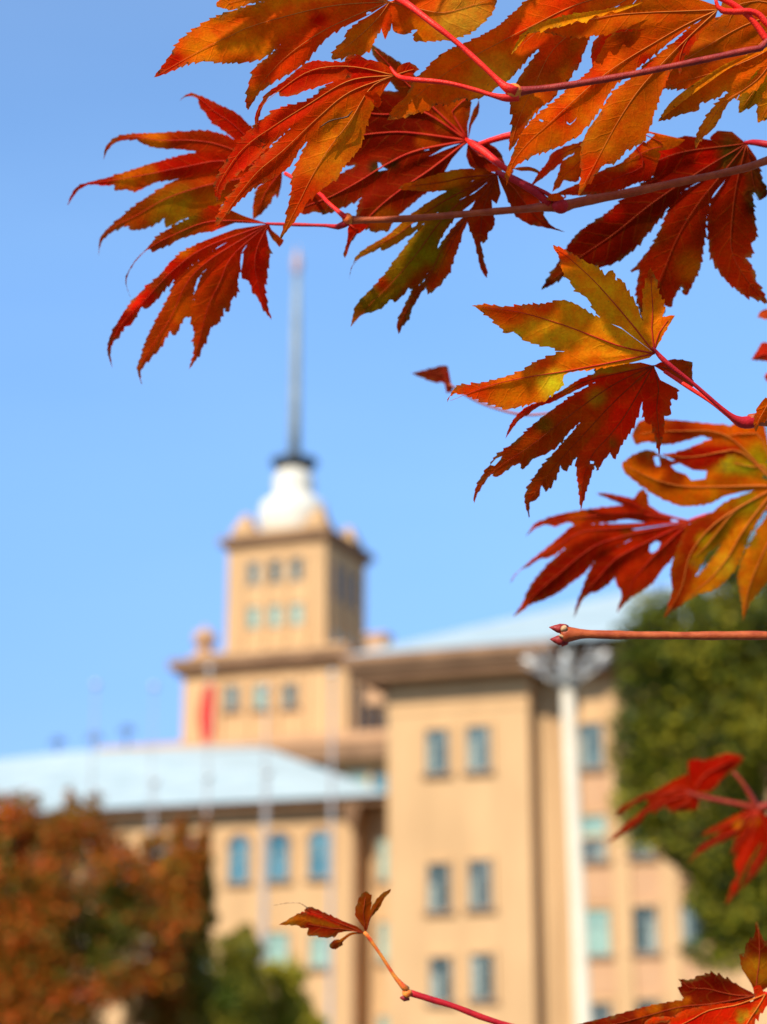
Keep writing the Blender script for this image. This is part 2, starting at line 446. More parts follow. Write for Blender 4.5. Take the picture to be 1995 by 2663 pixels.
# windows of the right wing
ROW = [(1896, 2012), (2244, 2369), (2487, 2606)]
for i, (a, b) in enumerate(ROW):
    win_px(1115 + i*5, 1163 + i*5, a+2, b, 0, 'glass_dark'); win_px(1222 + i*5, 1271 + i*5, a-7, b-7, 0, 'glass_dark')
win_px(1127, 1174, 2728, 2850, 0, 'glass_dark'); win_px(1238, 1286, 2722, 2844, 0, 'glass_dark')
for (x0, x1, a, b, gl) in ((1511, 1566, 1882, 1998, 'glass_dark'), (1518, 1574, 2120, 2180, 'glass_green'), (1518, 1574, 2182, 2238, 'glass_dark'),
                           (1527, 1585, 2365, 2485, 'glass_green'), (1651, 1709, 2357, 2477, 'glass_dark'),
                           (1533, 1590, 2608, 2730, 'glass_dark'), (1657, 1716, 2600, 2722, 'glass_dark'), (1635, 1692, 1872, 1988, 'glass_dark'),
                           (1640, 1698, 2112, 2230, 'glass_dark'), (1770, 1828, 2348, 2468, 'glass_dark'), (1776, 1834, 2592, 2712, 'glass_dark')):
    win_px(x0, x1, a, b, sb, gl, sill=(b != 2180))

# --- low left wing with arched windows
vl = 9.0
ul0 = bp(-700, 2300, vl)[0]; ul1 = bp(930, 2300, vl)[0]
_, zl = bp(760, 2104, vl)
MB().box(ul0, ul1, vl, vl+16, 0, zl).build('low_wing_wall', M['wall'], bld)
MB().box(ul1+0.002, uL-0.002, vl+1.2, vl+16, 0, zl).build('link_wall', M['wall'], bld)
_, zl2 = bp(760, 2082, vl-1.0)
MB().box(ul0-1, uL-0.003, vl-1.0, vl+17, zl+0.002, zl+0.36).build('low_eave', M['trim'], bld)
dp = bp(926, 2400, vl)[0]
mb = MB(); mb.box(dp-0.12, dp+0.12, vl-0.25, vl-0.002, 0, zl-1.2); mb.frustum(dp, vl-0.5, zl-1.2, zl-0.02, 0.16, 0.2, 0.55, 0.48); mb.build('downpipe', M['trim'], bld)
zr = zl+0.362
vr = vl+7.5
ur0, zrid = bp(193, 1940, vr); ur1, zrid2 = bp(672, 1938, vr)
zrid = (zrid+zrid2)/2; uRr = bp(1012, 2084, vl-1.3)[0]
roof_poly('low_roof', [(ul0-1.3, vl-1.3, zr), (uRr, vl-1.3, zr), (uRr, vl+17, zr), (ul0-1.3, vl+17, zr), (bp(-60, 1945, vr)[0], vr, zrid-0.3), (ur0, vr, zrid), (ur1, vr, zrid2)],
          [(0, 1, 6, 5, 4), (1, 2, 6), (2, 3, 4, 5, 6), (3, 0, 4)])
for (x0, x1, y0, y1) in ((497, 541, 2168, 2304), (600, 644, 2174, 2296), (703, 748, 2168, 2290), (809, 854, 2162, 2283), (392, 436, 2190, 2308), (286, 330, 2195, 2315)):
    if x0 == 497: x0, x1 = 477, 520; y0 += 8
    win_px(x0, x1, y0, y1, vl, 'glass_blue', arch=True)
for (x0, x1, y0, y1, gl) in ((700, 747, 2425, 2520, 'glass_green'), (812, 852, 2430, 2515, 'glass_green'), (598, 644, 2430, 2522, 'glass_green'), (494, 540, 2436, 2526, 'glass_green')):
    win_px(x0, x1, y0, y1, vl, gl)
for (y0, y1) in ((2180, 2290), (2398, 2500), (2640, 2700)):
    win_px(992, 1012, y0, y1, vl+1.2, 'glass_green', cols=1)
# attic storey with green window between roof and front block
va = 17.0
ua0 = bp(225, 1960, va)[0]; _, za = bp(870, 1985, va)
MB().box(ua0+2, uL+4, va, va+20, zl, za).build('attic_wall', M['wall'], bld)
MB().box(ua0, uL+4, va-1.2, va+21, za+0.002, za+1.05).build('attic_eave', M['trim'], bld)
MB().box(ua0+1.0, uL+4, va-0.4, va+20, za+1.052, bp(870, 1908, va)[1]).build('attic_parapet', M['wall2'], bld)
win_px(905, 958, 2006, 2060, va, 'glass_green'); win_px(968, 1030, 2010, 2075, va, 'glass_blue')

# --- middle stage of the tower
vm = 21.0
um0, _ = bp(477, 1800, vm); um1, _ = bp(903, 1800, vm)
_, zm = bp(690, 1742, vm)
wm = um1-um0
MB().box(um0, um1, vm, vm+wm, za, zm).build('tower_base', M['wall'], bld)
oh = 0.75
MB().box(um0-oh*0.5, um1+oh*0.5, vm-oh*0.5, vm+wm+oh*0.5, zm+0.002, zm+0.35).box(um0-oh, um1+oh, vm-oh, vm+wm+oh, zm+0.352, zm+0.95).build('tower_cornice', M['trim'], bld)
_, zp = bp(690, 1683, vm)
MB().box(um0+0.3, um1-0.3, vm+0.3, vm+wm-0.3, zm+0.952, max(zp, zm+1.3)).build('tower_parapet', M['wall'], bld)
for x0 in (592, 668, 743): win_px(x0, x0+25, 1784-(x0-592)*0.04, 1846-(x0-592)*0.04, vm, 'glass_green' if x0 == 668 else 'glass_dark')
for x in (570, 645, 720, 795):
    u, _ = bp(x, 1800, vm); MB().box(u-0.22, u+0.22, vm-0.18, vm-0.001, za+2.2, zm-0.4).build('tower_pilaster', M['wall'], bld)
# loggia columns on the shaded right face of the middle stage
for k in range(7):
    v = vm + 1.0 + k*(wm-2.0)/6
    MB().box(um1+0.001, um1+0.22, v-0.25, v+0.25, za+2.0, zm-0.3).build('tower_pilaster', M['wall'], bld)
for k in range(6):
    v = vm + 1.0 + (k+0.5)*(wm-2.0)/6
    MB().box(um1+0.001, um1+0.06, v-0.4, v+0.4, za+2.6, zm-1.2).build('side_window', M['glass_dark'], bld)
# ball finials on the middle cornice
def ball_finial(u, v, z, s):
    m = MB(); m.box(u-1.15*s, u+1.15*s, v-1.15*s, v+1.15*s, z, z+0.5*s); m.frustum(u, v, z+0.5*s, z+1.5*s, 0.8*s, 0.8*s, 0.55*s, 0.55*s)
    m.lathe(u, v, [(0.4*s, z+1.5*s), (0.75*s, z+1.6*s), (1.1*s, z+2.0*s), (1.25*s, z+2.5*s), (1.1*s, z+3.05*s), (0.7*s, z+3.4*s), (0.25*s, z+3.6*s), (0.05*s, z+4.0*s)])
    return m.build('ball_finial', M['wall2'], bld)
zc = zm+0.952
fu, _ = bp(532, 1690, vm+0.8)
for (uu, vv_) in ((fu, vm+0.8), (um1-0.9, vm+wm-0.9), (fu, vm+wm-0.9)):
    ball_finial(uu, vv_, zc, 0.62)

# --- upper stage
wu = None
vt = vm + 4.2
ut0, _ = bp(590, 1550, vt); ut1, _ = bp(846, 1550, vt); wu = ut1-ut0
_, zt = bp(715, 1418, vt)
MB().box(ut0, ut1, vt, vt+wu, zm+0.9, zt).build('tower_shaft', M['wall'], bld)
MB().box(ut0-0.2, ut1+0.2, vt-0.2, vt+wu+0.2, zt+0.002, zt+0.3).box(ut0-0.5, ut1+0.5, vt-0.5, vt+wu+0.5, zt+0.302, zt+0.75).build('shaft_cornice', M['trim'], bld)
MB().box(ut0+0.2, ut1-0.2, vt+0.2, vt+wu-0.2, zt+0.752, zt+1.15).build('shaft_parapet', M['wall'], bld)
for xc in (661, 717, 773):
    win_px(xc-10, xc+10, 1462-(xc-661)*0.10, 1520-(xc-661)*0.10, vt, 'glass_dark', sill=False, cols=1)
    win_px(xc-10, xc+10, 1578-(xc-661)*0.08, 1634-(xc-661)*0.08, vt, 'glass_green', sill=False, cols=1)
for x in (633, 689, 745, 801):
    u, _ = bp(x, 1550, vt); MB().box(u-0.16, u+0.16, vt-0.16, vt-0.001, zm+2.6, zt-0.6).build('shaft_pilaster', M['wall'], bld)
for k in range(3):
    v = vt + wu*(k+1)/4
    MB().box(ut1+0.001, ut1+0.05, v-0.28, v+0.28, zt-3.6, zt-1.2).build('side_window', M['glass_dark'], bld)
    MB().box(ut1+0.001, ut1+0.05, v-0.28, v+0.28, zt-8.0, zt-5.8).build('side_window', M['glass_green'], bld)
for k in range(4):
    v = vt + wu*(k+0.5)/4
    MB().box(ut1+0.001, ut1+0.16, v-0.18, v+0.18, zm+2.6, zt-0.6).build('shaft_pilaster', M['wall'], bld)
# corner blocks
zz = zt+1.152
for (uu, vv_) in ((ut0+0.9, vt+0.9), (ut1-0.9, vt+0.9), (ut1-0.9, vt+wu-0.9), (ut0+0.9, vt+wu-0.9)):
    m = MB(); m.box(uu-0.75, uu+0.75, vv_-0.75, vv_+0.75, zz, zz+0.4); m.frustum(uu, vv_, zz+0.4, zz+0.95, 0.6, 0.6, 0.45, 0.45); m.lathe(uu, vv_, [(0.4, zz+0.95), (0.42, zz+1.15), (0.3, zz+1.35), (0.1, zz+1.45)])
    m.build('corner_finial', M['wall'], bld)
# dome, gallery, mast
cu, cv = (ut0+ut1)/2, vt+wu/2
def pz(y): return bp(764, y, cv)[1]
cu = bp(764, 1300, cv)[0]
sc_ = (bp(864, 1300, cv)[0]-cu)/100       # metres per photograph pixel there
def R(px): return px*sc_
MB().lathe(cu, cv, [(R(74), zz-0.2), (R(80), pz(1378)), (R(84), pz(1355)), (R(83), pz(1335)), (R(76), pz(1312)), (R(60), pz(1300)), (R(48), pz(1292)), (R(47), pz(1280)), (R(50), pz(1265)), (R(48), pz(1245)), (R(38), pz(1228)), (R(24), pz(1220)), (R(14), pz(1217))], 32).build('dome', M['white'], bld)
gal = MB(); gal.lathe(cu, cv, [(R(14), pz(1222)), (R(22), pz(1214)), (R(52), pz(1214)), (R(56), pz(1198)), (R(16), pz(1196)), (R(14), pz(1196))], 24)
for k in range(12):
    a = 2*math.pi*k/12
    gal.tube([(cu+R(16)*math.cos(a), cv+R(16)*math.sin(a), pz(1212)), (cu+R(58)*math.cos(a), cv+R(58)*math.sin(a), pz(1204))], R(3.4), 6)
gal.build('gallery', M['dark'], bld)
MB().lathe(cu, cv, [(R(15), pz(1199)), (R(12.5), pz(1020)), (R(11), pz(850)), (R(7.5), pz(712))], 12).build('spire', M['mast'], bld)
MB().lathe(cu, cv, [(R(8), pz(716)), (R(10), pz(706)), (R(12), pz(692)), (R(11), pz(676)), (R(7), pz(662)), (R(2), pz(648)), (R(1), pz(640))], 12).build('spire_finial', M['gold'], bld)
# chimneys / vents on the roofs
for (px, py, v, wd, h, mt) in ((985, 1690, 8, 0.55, 1.3, 'wall2'),):
    u, z = bp(px, py, v); m = MB(); m.box(u-wd, u+wd, v-wd, v+wd, z-3, z+h*0.5); m.box(u-wd-0.1, u+wd+0.1, v-wd-0.1, v+wd+0.1, z+h*0.5+0.002, z+h*0.5+0.15)
    m.build('chimney', M[mt], bld)
for (px, py) in ((150, 1935), (330, 1905), (245, 1925)):
    v = vr; u, z = bp(px, py, v)
    m = MB(); m.tube([(u, v, z-1.5), (u, v, z+0.4)], 0.06, 6); m.box(u-0.6, u+0.6, v-0.05, v+0.05, z, z+0.12); m.box(u-0.4, u+0.4, v-0.06, v+0.06, z+0.28, z+0.4)
    m.build('roof_antenna', M['dark'], bld)

# ------------------------------------------------------------------ floodlight mast
def flood_mast():
    d = 42.0
    bot = at(1515, 2663, d); top = at(1476, 1790, d)
    x, y = (bot.x+top.x)/2, (bot.y+top.y)/2
    # vertical pole standing on the ground
    x = at(1476, 1790, d).x; y = at(1476, 1790, d).y
    lean = math.radians(1.15); ln_z = top.z
    o = empty('floodlight_mast', (x + math.tan(lean)*ln_z, y, 0)); o.rotation_euler = (0, -lean, 0)
    tag(o, 'tall cream pole with a ring of grey floodlights in front of the tan wing', 'light mast')
    zt_ = top.z; s = d/FPX
    MB().lathe(0, 0, [(0.26, 0), (0.26, 0.3), (20*s, 0.32), (16.5*s, zt_)], 20).build('pole', M['pole'], o)
    MB().lathe(0, 0, [(9*s, zt_+0.001), (9*s, zt_+95*s), (6*s, zt_+100*s)], 14).build('mast_head', M['steel'], o)
    rg = MB()
    def ring(r, z, t):
        n = 28; pts = [(r*math.cos(2*math.pi*k/n), r*math.sin(2*math.pi*k/n), z) for k in range(n+1)]
        rg.tube(pts, t, 6)
    ring(34*s, zt_+22*s, 5*s); ring(84*s, zt_+54*s, 2.6*s)
    rg.build('lamp_ring', M['steel'], o)
    for k in range(10):
        a = 2*math.pi*(k+0.5)/10; c, s_ = math.cos(a), math.sin(a)
        arm = MB().tube([(8*s*c, 8*s*s_, zt_-4*s), (40*s*c, 40*s*s_, zt_+24*s), (116*s*c, 116*s*s_, zt_+74*s)], 2.2*s, 6).build('arm', M['steel'], o)
        lm = MB(); R0 = Matrix.Rotation(a, 4, 'Z') @ Matrix.Translation((100*s, 0, zt_+80*s)) @ Matrix.Rotation(math.radians(-35), 4, 'Y')
        vs = [R0 @ Vector(p) for p in ((-15*s,-9*s,-4*s),(15*s,-9*s,-4*s),(15*s,9*s,-4*s),(-15*s,9*s,-4*s),(-11*s,-6*s,6*s),(11*s,-6*s,6*s),(11*s,6*s,6*s),(-11*s,6*s,6*s))]
        lm.add(vs, [(0,3,2,1),(4,5,6,7),(0,1,5,4),(1,2,6,5),(2,3,7,6),(3,0,4,7)])
        lm.build('floodlight', M['steel'], arm)
flood_mast()

# ------------------------------------------------------------------ flagpoles
def flagpole(px, ytop, d, rpx, label, ball='pole', flag=False):
    p = at(px, ytop, d); s = d/FPX
    o = empty('flagpole', (p.x, p.y, 0))
    tag(o, label, 'flagpole', 'flagpoles in front of the low wing')
    MB().lathe(0, 0, [(rpx*1.1*s, 0), (rpx*1.0*s, 0.4), (rpx*0.75*s, 0.42), (rpx*0.45*s, p.z)], 12).build('pole', M['flagpole'], o)
    b = MB().lathe(0, 0, [(1*s, p.z+0.001), (8*s, p.z+3*s), (11*s, p.z+9*s), (8*s, p.z+16*s), (2*s, p.z+19*s)], 14)
    b.build('ball_top', M['steel'], o)
    if flag:
        # limp cloth hanging in folds down the pole
        n, m_ = 14, 30; vs = []; fs = []
        for j in range(m_):
            t = j/(m_-1); z = p.z - (34 + 140*t)*s
            wd = (31 + 5*math.sin(math.pi*min(1, t*0.9+0.1)))*s
            for i in range(n):
                q = i/(n-1)
                vs.append((14*s - q*wd*(0.85+0.25*math.sin(3*t)) , math.sin(q*14+3*t)*5*s*(0.4+q), z - 12*s*q*t))
        for j in range(m_-1):
            for i in range(n-1): a = j*n+i; fs.append((a, a+1, a+1+n, a+n))
        MB().add(vs, fs, True).build('flag', M['flag'], o)
    return o
flagpole(249, 1790, 60, 4.5, 'leftmost grey flagpole, rising out of the red tree', 'steel')
flagpole(401, 1795, 60, 3.5, 'thin grey flagpole just left of the red flag, against blue sky', 'steel')
flagpole(546, 1748, 60, 5, 'flagpole with a limp red flag hanging from its top', 'pole', True)
flagpole(693, 1800, 60, 6.5, 'tall thin flagpole just right of the red flag, in front of the stepped tower', 'steel')
flagpole(865, 1760, 60, 9, 'rightmost tall pale flagpole, beside the projecting wing', 'pole')
flagpole(403, 2042, 52, 5.5, 'shorter pale flagpole with ball top, leftmost of the short row', 'pole')
flagpole(541, 2030, 52, 5.5, 'shorter pale flagpole with ball top directly below the red flag', 'pole')
flagpole(697, 2018, 52, 5.5, 'shorter pale flagpole with ball top, rightmost of the short row', 'pole')

# ------------------------------------------------------------------ trees
def pal_noise(P, seed, sc):
    r = np.random.RandomState(seed); s = np.zeros(len(P))
    for k in range(6):
        d = r.randn(3); d /= np.linalg.norm(d); s += np.sin(P @ d * sc * (1+0.6*k) + r.rand()*6.28)/(1+0.35*k)
    return s/2.2

def crown_mesh(name, blobs, n, size, cols, seed, parent, sc=2.4, holes=0.15):
    r = np.random.RandomState(seed)
    vol = np.array([b[3]*b[4]*b[5] for b in blobs])**0.72; vol /= vol.sum()
    P = []
    for b, f in zip(blobs, vol):
        k = int(n*f)
        d = r.randn(k, 3); d /= np.linalg.norm(d, axis=1)[:, None]
        rad = r.rand(k)**0.42
        rad = rad*(1+0.16*np.sin(d[:, 0]*5+b[0]*3)+0.14*np.sin(d[:, 2]*7+b[1]*2))
        P.append(np.array(b[:3]) + d*rad[:, None]*np.array(b[3:6]))
    P = np.concatenate(P)
    nz = pal_noise(P, seed+1, 1.9*sc)
    P = P[nz > -1.0 + holes*2.2]
    k = len(P)
    a = r.randn(k, 3); a /= np.linalg.norm(a, axis=1)[:, None]
    a[:, 2] *= 0.6
    b = np.cross(a, r.randn(k, 3)); b /= np.linalg.norm(b, axis=1)[:, None]
    s = size*(0.6+0.8*r.rand(k))[:, None]
    V = np.empty((k, 4, 3))
    V[:, 0] = P - a*s; V[:, 1] = P + b*s*0.55; V[:, 2] = P + a*s; V[:, 3] = P - b*s*0.55
    V[:, 1, 2] -= s[:, 0]*0.15
    me = bpy.data.meshes.new(name)
    me.vertices.add(k*4); me.vertices.foreach_set('co', V.reshape(-1))
    me.loops.add(k*4); me.loops.foreach_set('vertex_index', np.arange(k*4))
    me.polygons.add(k); me.polygons.foreach_set('loop_start', np.arange(0, k*4, 4)); me.polygons.foreach_set('loop_total', np.full(k, 4))
    me.update()
    C = np.array(cols)
    q = pal_noise(P, seed+5, sc)*0.5+0.5+0.18*r.randn(k)
    q = np.clip(q, 0, 0.999)*(len(C)-1)
    i = q.astype(int); f = (q-i)[:, None]
    c = C[i]*(1-f)+C[i+1]*f
    c *= (0.75+0.5*r.rand(k))[:, None]
    ca = me.color_attributes.new('pigment', 'FLOAT_COLOR', 'POINT')
    full = np.ones((k, 4, 4)); full[:, :, :3] = c[:, None, :]
    ca.data.foreach_set('color', full.reshape(-1))
    me.materials.append(M['foliage'])
    return link(name, me, parent)

def tree(name, base, label, cat, blobs, n, size, cols, seed, trunk_r, holes=0.15, sc=2.4, group=None):
    """base (x,y) on the ground; blobs in world coordinates"""
    o = empty(name, (base[0], base[1], 0))
    tag(o, label, cat, group)
    loc = [(b[0]-base[0], b[1]-base[1], b[2], b[3], b[4], b[5]) for b in blobs]
    crown_mesh('crown', loc, n, size, cols, seed, o, sc, holes)
    t = MB()
    zmin = min(b[2]-b[5]*0.5 for b in loc)
    fk = max(0.5, zmin)
    t.tube([(0, 0, 0), (0.03, 0.02, fk*0.5), (-0.02, 0, fk)], [trunk_r*1.3, trunk_r, trunk_r*0.8], 10)
    r = random.Random(seed)
    for b in loc:
        e = Vector(b[:3]) + Vector((0, 0, b[5]*0.3))
        m1 = Vector((-0.02, 0, fk)).lerp(e, 0.45) + Vector((r.uniform(-.1, .1), r.uniform(-.1, .1), 0.1))
        t.tube([(-0.02, 0, fk-0.05), m1, e], [trunk_r*0.55, trunk_r*0.35, trunk_r*0.1], 7)
        for k in range(5):
            f = m1.lerp(e, r.random())
            g_ = Vector(b[:3]) + Vector((r.uniform(-1, 1)*b[3], r.uniform(-1, 1)*b[4], r.uniform(-.6, .9)*b[5]))*0.75
            t.tube([f, f.lerp(g_, 0.5)+Vector((0, 0, 0.05)), g_], [trunk_r*0.2, trunk_r*0.13, trunk_r*0.04], 5)
    t.build('trunk', M['bark'], o)
    return o

def blob(px, py, d, rx, rz, ry=None):
    p = at(px, py, d); s = d/FPX
    return (p.x, p.y, p.z, rx*s, (ry or rx)*s, rz*s)

RB = (0.24, 0.08, 0.006); ROR = (0.62, 0.15, 0.008); RRD = (0.58, 0.07, 0.006); RGR = (0.15, 0.11, 0.008); ROL = (0.32, 0.17, 0.012); RDK = (0.07, 0.05, 0.006)
d = 22
tree('red_maple_tree', (at(120, 2600, d).x, at(120, 2600, d).y), 'large red, orange and olive maple at bottom left', 'tree',
     [blob(-60, 2330, d, 230, 270), blob(170, 2300, d, 210, 215), blob(190, 2150, d, 75, 75), blob(80, 2210, d, 110, 90), blob(60, 2600, d, 280, 230), blob(330, 2450, d, 150, 170), blob(180, 2075, d, 12, 45), blob(250, 2100, d, 26, 55), blob(20, 2120, d, 90, 80), blob(280, 2230, d, 60, 110), blob(330, 2330, d, 80, 130), blob(0, 2500, d, 250, 250)],
     42000, 0.045, [RDK, (0.13, 0.12, 0.01), ROL, RGR, ROL, RB, ROR, (0.66, 0.07, 0.006), ROR, RGR, (0.15, 0.14, 0.01)], 11, 0.09, holes=0.10, sc=1.25)
d = 23.5
tree('red_maple_tree', (at(460, 2600, d).x, at(460, 2600, d).y), 'smaller olive and orange maple standing right of the large red maple', 'tree',
     [blob(440, 2290, d, 95, 110), blob(500, 2260, d, 60, 85), blob(480, 2420, d, 95, 130), blob(450, 2590, d, 130, 150), blob(535, 2190, d, 18, 75), blob(400, 2215, d, 40, 60), blob(470, 2180, d, 30, 60), blob(540, 2330, d, 26, 90)],
     20000, 0.042, [RGR, (0.20, 0.16, 0.012), RGR, ROL, (0.16, 0.13, 0.01), ROR, RRD, ROL], 23, 0.06, holes=0.08, sc=2.2)
G1 = (0.095, 0.13, 0.010); G2 = (0.21, 0.205, 0.012); G3 = (0.40, 0.32, 0.018); G0 = (0.022, 0.032, 0.005)
d = 27
tree('green_shrub', (at(640, 2700, d).x, at(640, 2700, d).y), 'rounded green shrub right of the smaller maple, at the foot of the low wing', 'shrub',
     [blob(620, 2500, d, 75, 95), blob(600, 2620, d, 120, 100)], 14000, 0.04, [G1, (0.28, 0.22, 0.014), (0.20, 0.16, 0.012), (0.26, 0.19, 0.012), G2], 31, 0.04, holes=0.05)
d = 28
tree('green_shrub', (at(760, 2720, d).x, at(760, 2720, d).y), 'yellow-green shrub between the green shrub and the downpipe', 'shrub',
     [blob(735, 2560, d, 70, 80), blob(760, 2680, d, 100, 90)], 12000, 0.04, [G2, (0.50, 0.40, 0.03), G3, (0.40, 0.28, 0.02), G2], 37, 0.04, holes=0.06)
d = 30
tree('broadleaf_tree', (at(2050, 2600, d).x, at(2050, 2600, d).y), 'big dark green tree with yellow-green patches behind the maple branches on the right', 'tree',
     [blob(1790, 1690, d, 165, 150), blob(1690, 2150, d, 85, 95), blob(1668, 2195, d, 55, 60), blob(1660, 2040, d, 70, 110), blob(1655, 1930, d, 70, 90), blob(1850, 2290, d, 95, 150), blob(1665, 1720, d, 70, 110), blob(1670, 1900, d, 70, 120), blob(1900, 1450, d, 130, 90), blob(2000, 1250, d, 60, 160), blob(1700, 1600, d, 70, 70), blob(1900, 1580, d, 160, 160), blob(1740, 1870, d, 130, 160), blob(1900, 1900, d, 200, 220), blob(1700, 2060, d, 95, 120),
      blob(1850, 2130, d, 170, 170), blob(1960, 2300, d, 170, 150), blob(1850, 2420, d, 95, 110), blob(1960, 2440, d, 130, 100), blob(2080, 1800, d, 250, 350), blob(2080, 2300, d, 200, 250)],
     60000, 0.065, [G0, G1, G2, G0, G1, G2, G3, G3, G1, G0], 41, 0.16, holes=0.20, sc=0.7)

# ------------------------------------------------------------------ maple leaves
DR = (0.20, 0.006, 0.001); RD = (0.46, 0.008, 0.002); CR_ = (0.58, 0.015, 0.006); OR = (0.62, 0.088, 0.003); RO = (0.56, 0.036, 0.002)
YO = (0.68, 0.155, 0.006); YE = (0.76, 0.30, 0.010); GR = (0.24, 0.14, 0.006); BR = (0.26, 0.032, 0.003); OG = (0.50, 0.105, 0.004)

def catmull(pts, step):
    P = [np.array(p, float) for p in pts]
    if len(P) < 2: return P
    P = [2*P[0]-P[1]] + P + [2*P[-1]-P[-2]]
    out = []
    for i in range(1, len(P)-2):
        n = max(1, int(np.linalg.norm(P[i+1]-P[i])/step))
        for k in range(n):
            t = k/n
            out.append(0.5*((2*P[i]) + (-P[i-1]+P[i+1])*t + (2*P[i-1]-5*P[i]+4*P[i+1]-P[i+2])*t*t + (-P[i-1]+3*P[i]-3*P[i+1]+P[i+2])*t**3))
    out.append(P[-2])
    return out

def resample(pts, n):
    P = np.array(pts); d = np.r_[0, np.cumsum(np.linalg.norm(np.diff(P, axis=0), axis=1))]
    t = np.linspace(0, d[-1], n)
    return np.c_[np.interp(t, d, P[:, 0]), np.interp(t, d, P[:, 1])]

def seg_dist(Q, A):
    """distance of points Q to polyline A, with arc length at the foot, and the foot"""
    best = np.full(len(Q), 1e9); s = np.zeros(len(Q)); foot = np.zeros_like(Q); acc = 0
    for i in range(len(A)-1):
        a, b = A[i], A[i+1]; ab = b-a; L = np.linalg.norm(ab)
        if L < 1e-6: continue
        t = np.clip(((Q-a) @ ab)/(L*L), 0, 1); f = a + t[:, None]*ab
        d = np.linalg.norm(Q-f, axis=1); m = d < best
        best[m] = d[m]; s[m] = acc + t[m]*L; foot[m] = f[m]; acc += L
    return best, s, foot

def inside(Q, poly):
    x, y = Q[:, 0], Q[:, 1]; c = np.zeros(len(Q), bool); n = len(poly)
    for i in range(n):
        x1, y1 = poly[i]; x2, y2 = poly[(i+1) % n]
        if y1 == y2: continue
        m = ((y1 > y) != (y2 > y)) & (x < (x2-x1)*(y-y1)/(y2-y1)+x1)
        c ^= m
    return c

def serrate(edge, mid, rng, amp, per):
    """saw teeth pointing to the tip along an edge that runs base to tip"""
    P = np.array(catmull(edge, 4.0)); n = len(P)
    if n < 4 or amp <= 0: return P
    d = np.r_[0, np.cumsum(np.linalg.norm(np.diff(P, axis=0), axis=1))]; Ltot = d[-1]
    dist, _, foot = seg_dist(P, mid)
    T = np.gradient(P, axis=0); T /= np.linalg.norm(T, axis=1)[:, None]+1e-9
    Nn = np.c_[-T[:, 1], T[:, 0]]; sg = np.sign(np.sum(Nn*(P-foot), axis=1)); sg[sg == 0] = 1
    # majority side
    sg[:] = 1 if sg.sum() > 0 else -1
    out = P.copy(); pos = Ltot*0.10 + rng.random()*per; i = 0
    off = np.zeros(n); fwd = np.zeros(n)
    teeth = []; 
    while pos < Ltot*0.985:
        L = per*rng.uniform(0.55, 1.35); teeth.append((pos, L, rng.uniform(0.5, 1.35)*(1.0 if rng.random() > 0.25 else 0.45))); pos += L
    for (p0, L, a) in teeth:
        m = (d >= p0) & (d < p0+L)
        if not m.any(): continue
        t = (d[m]-p0)/L
        prof = np.where(t < 0.8, (t/0.8)**1.5, 1-(t-0.8)/0.2)
        lim = np.minimum(1.0, 0.25+dist[m]/14.0)
        off[m] = a*amp*prof*lim; fwd[m] = a*amp*0.75*prof*lim
    out += Nn*(sg*off)[:, None] + T*fwd[:, None]
    return out

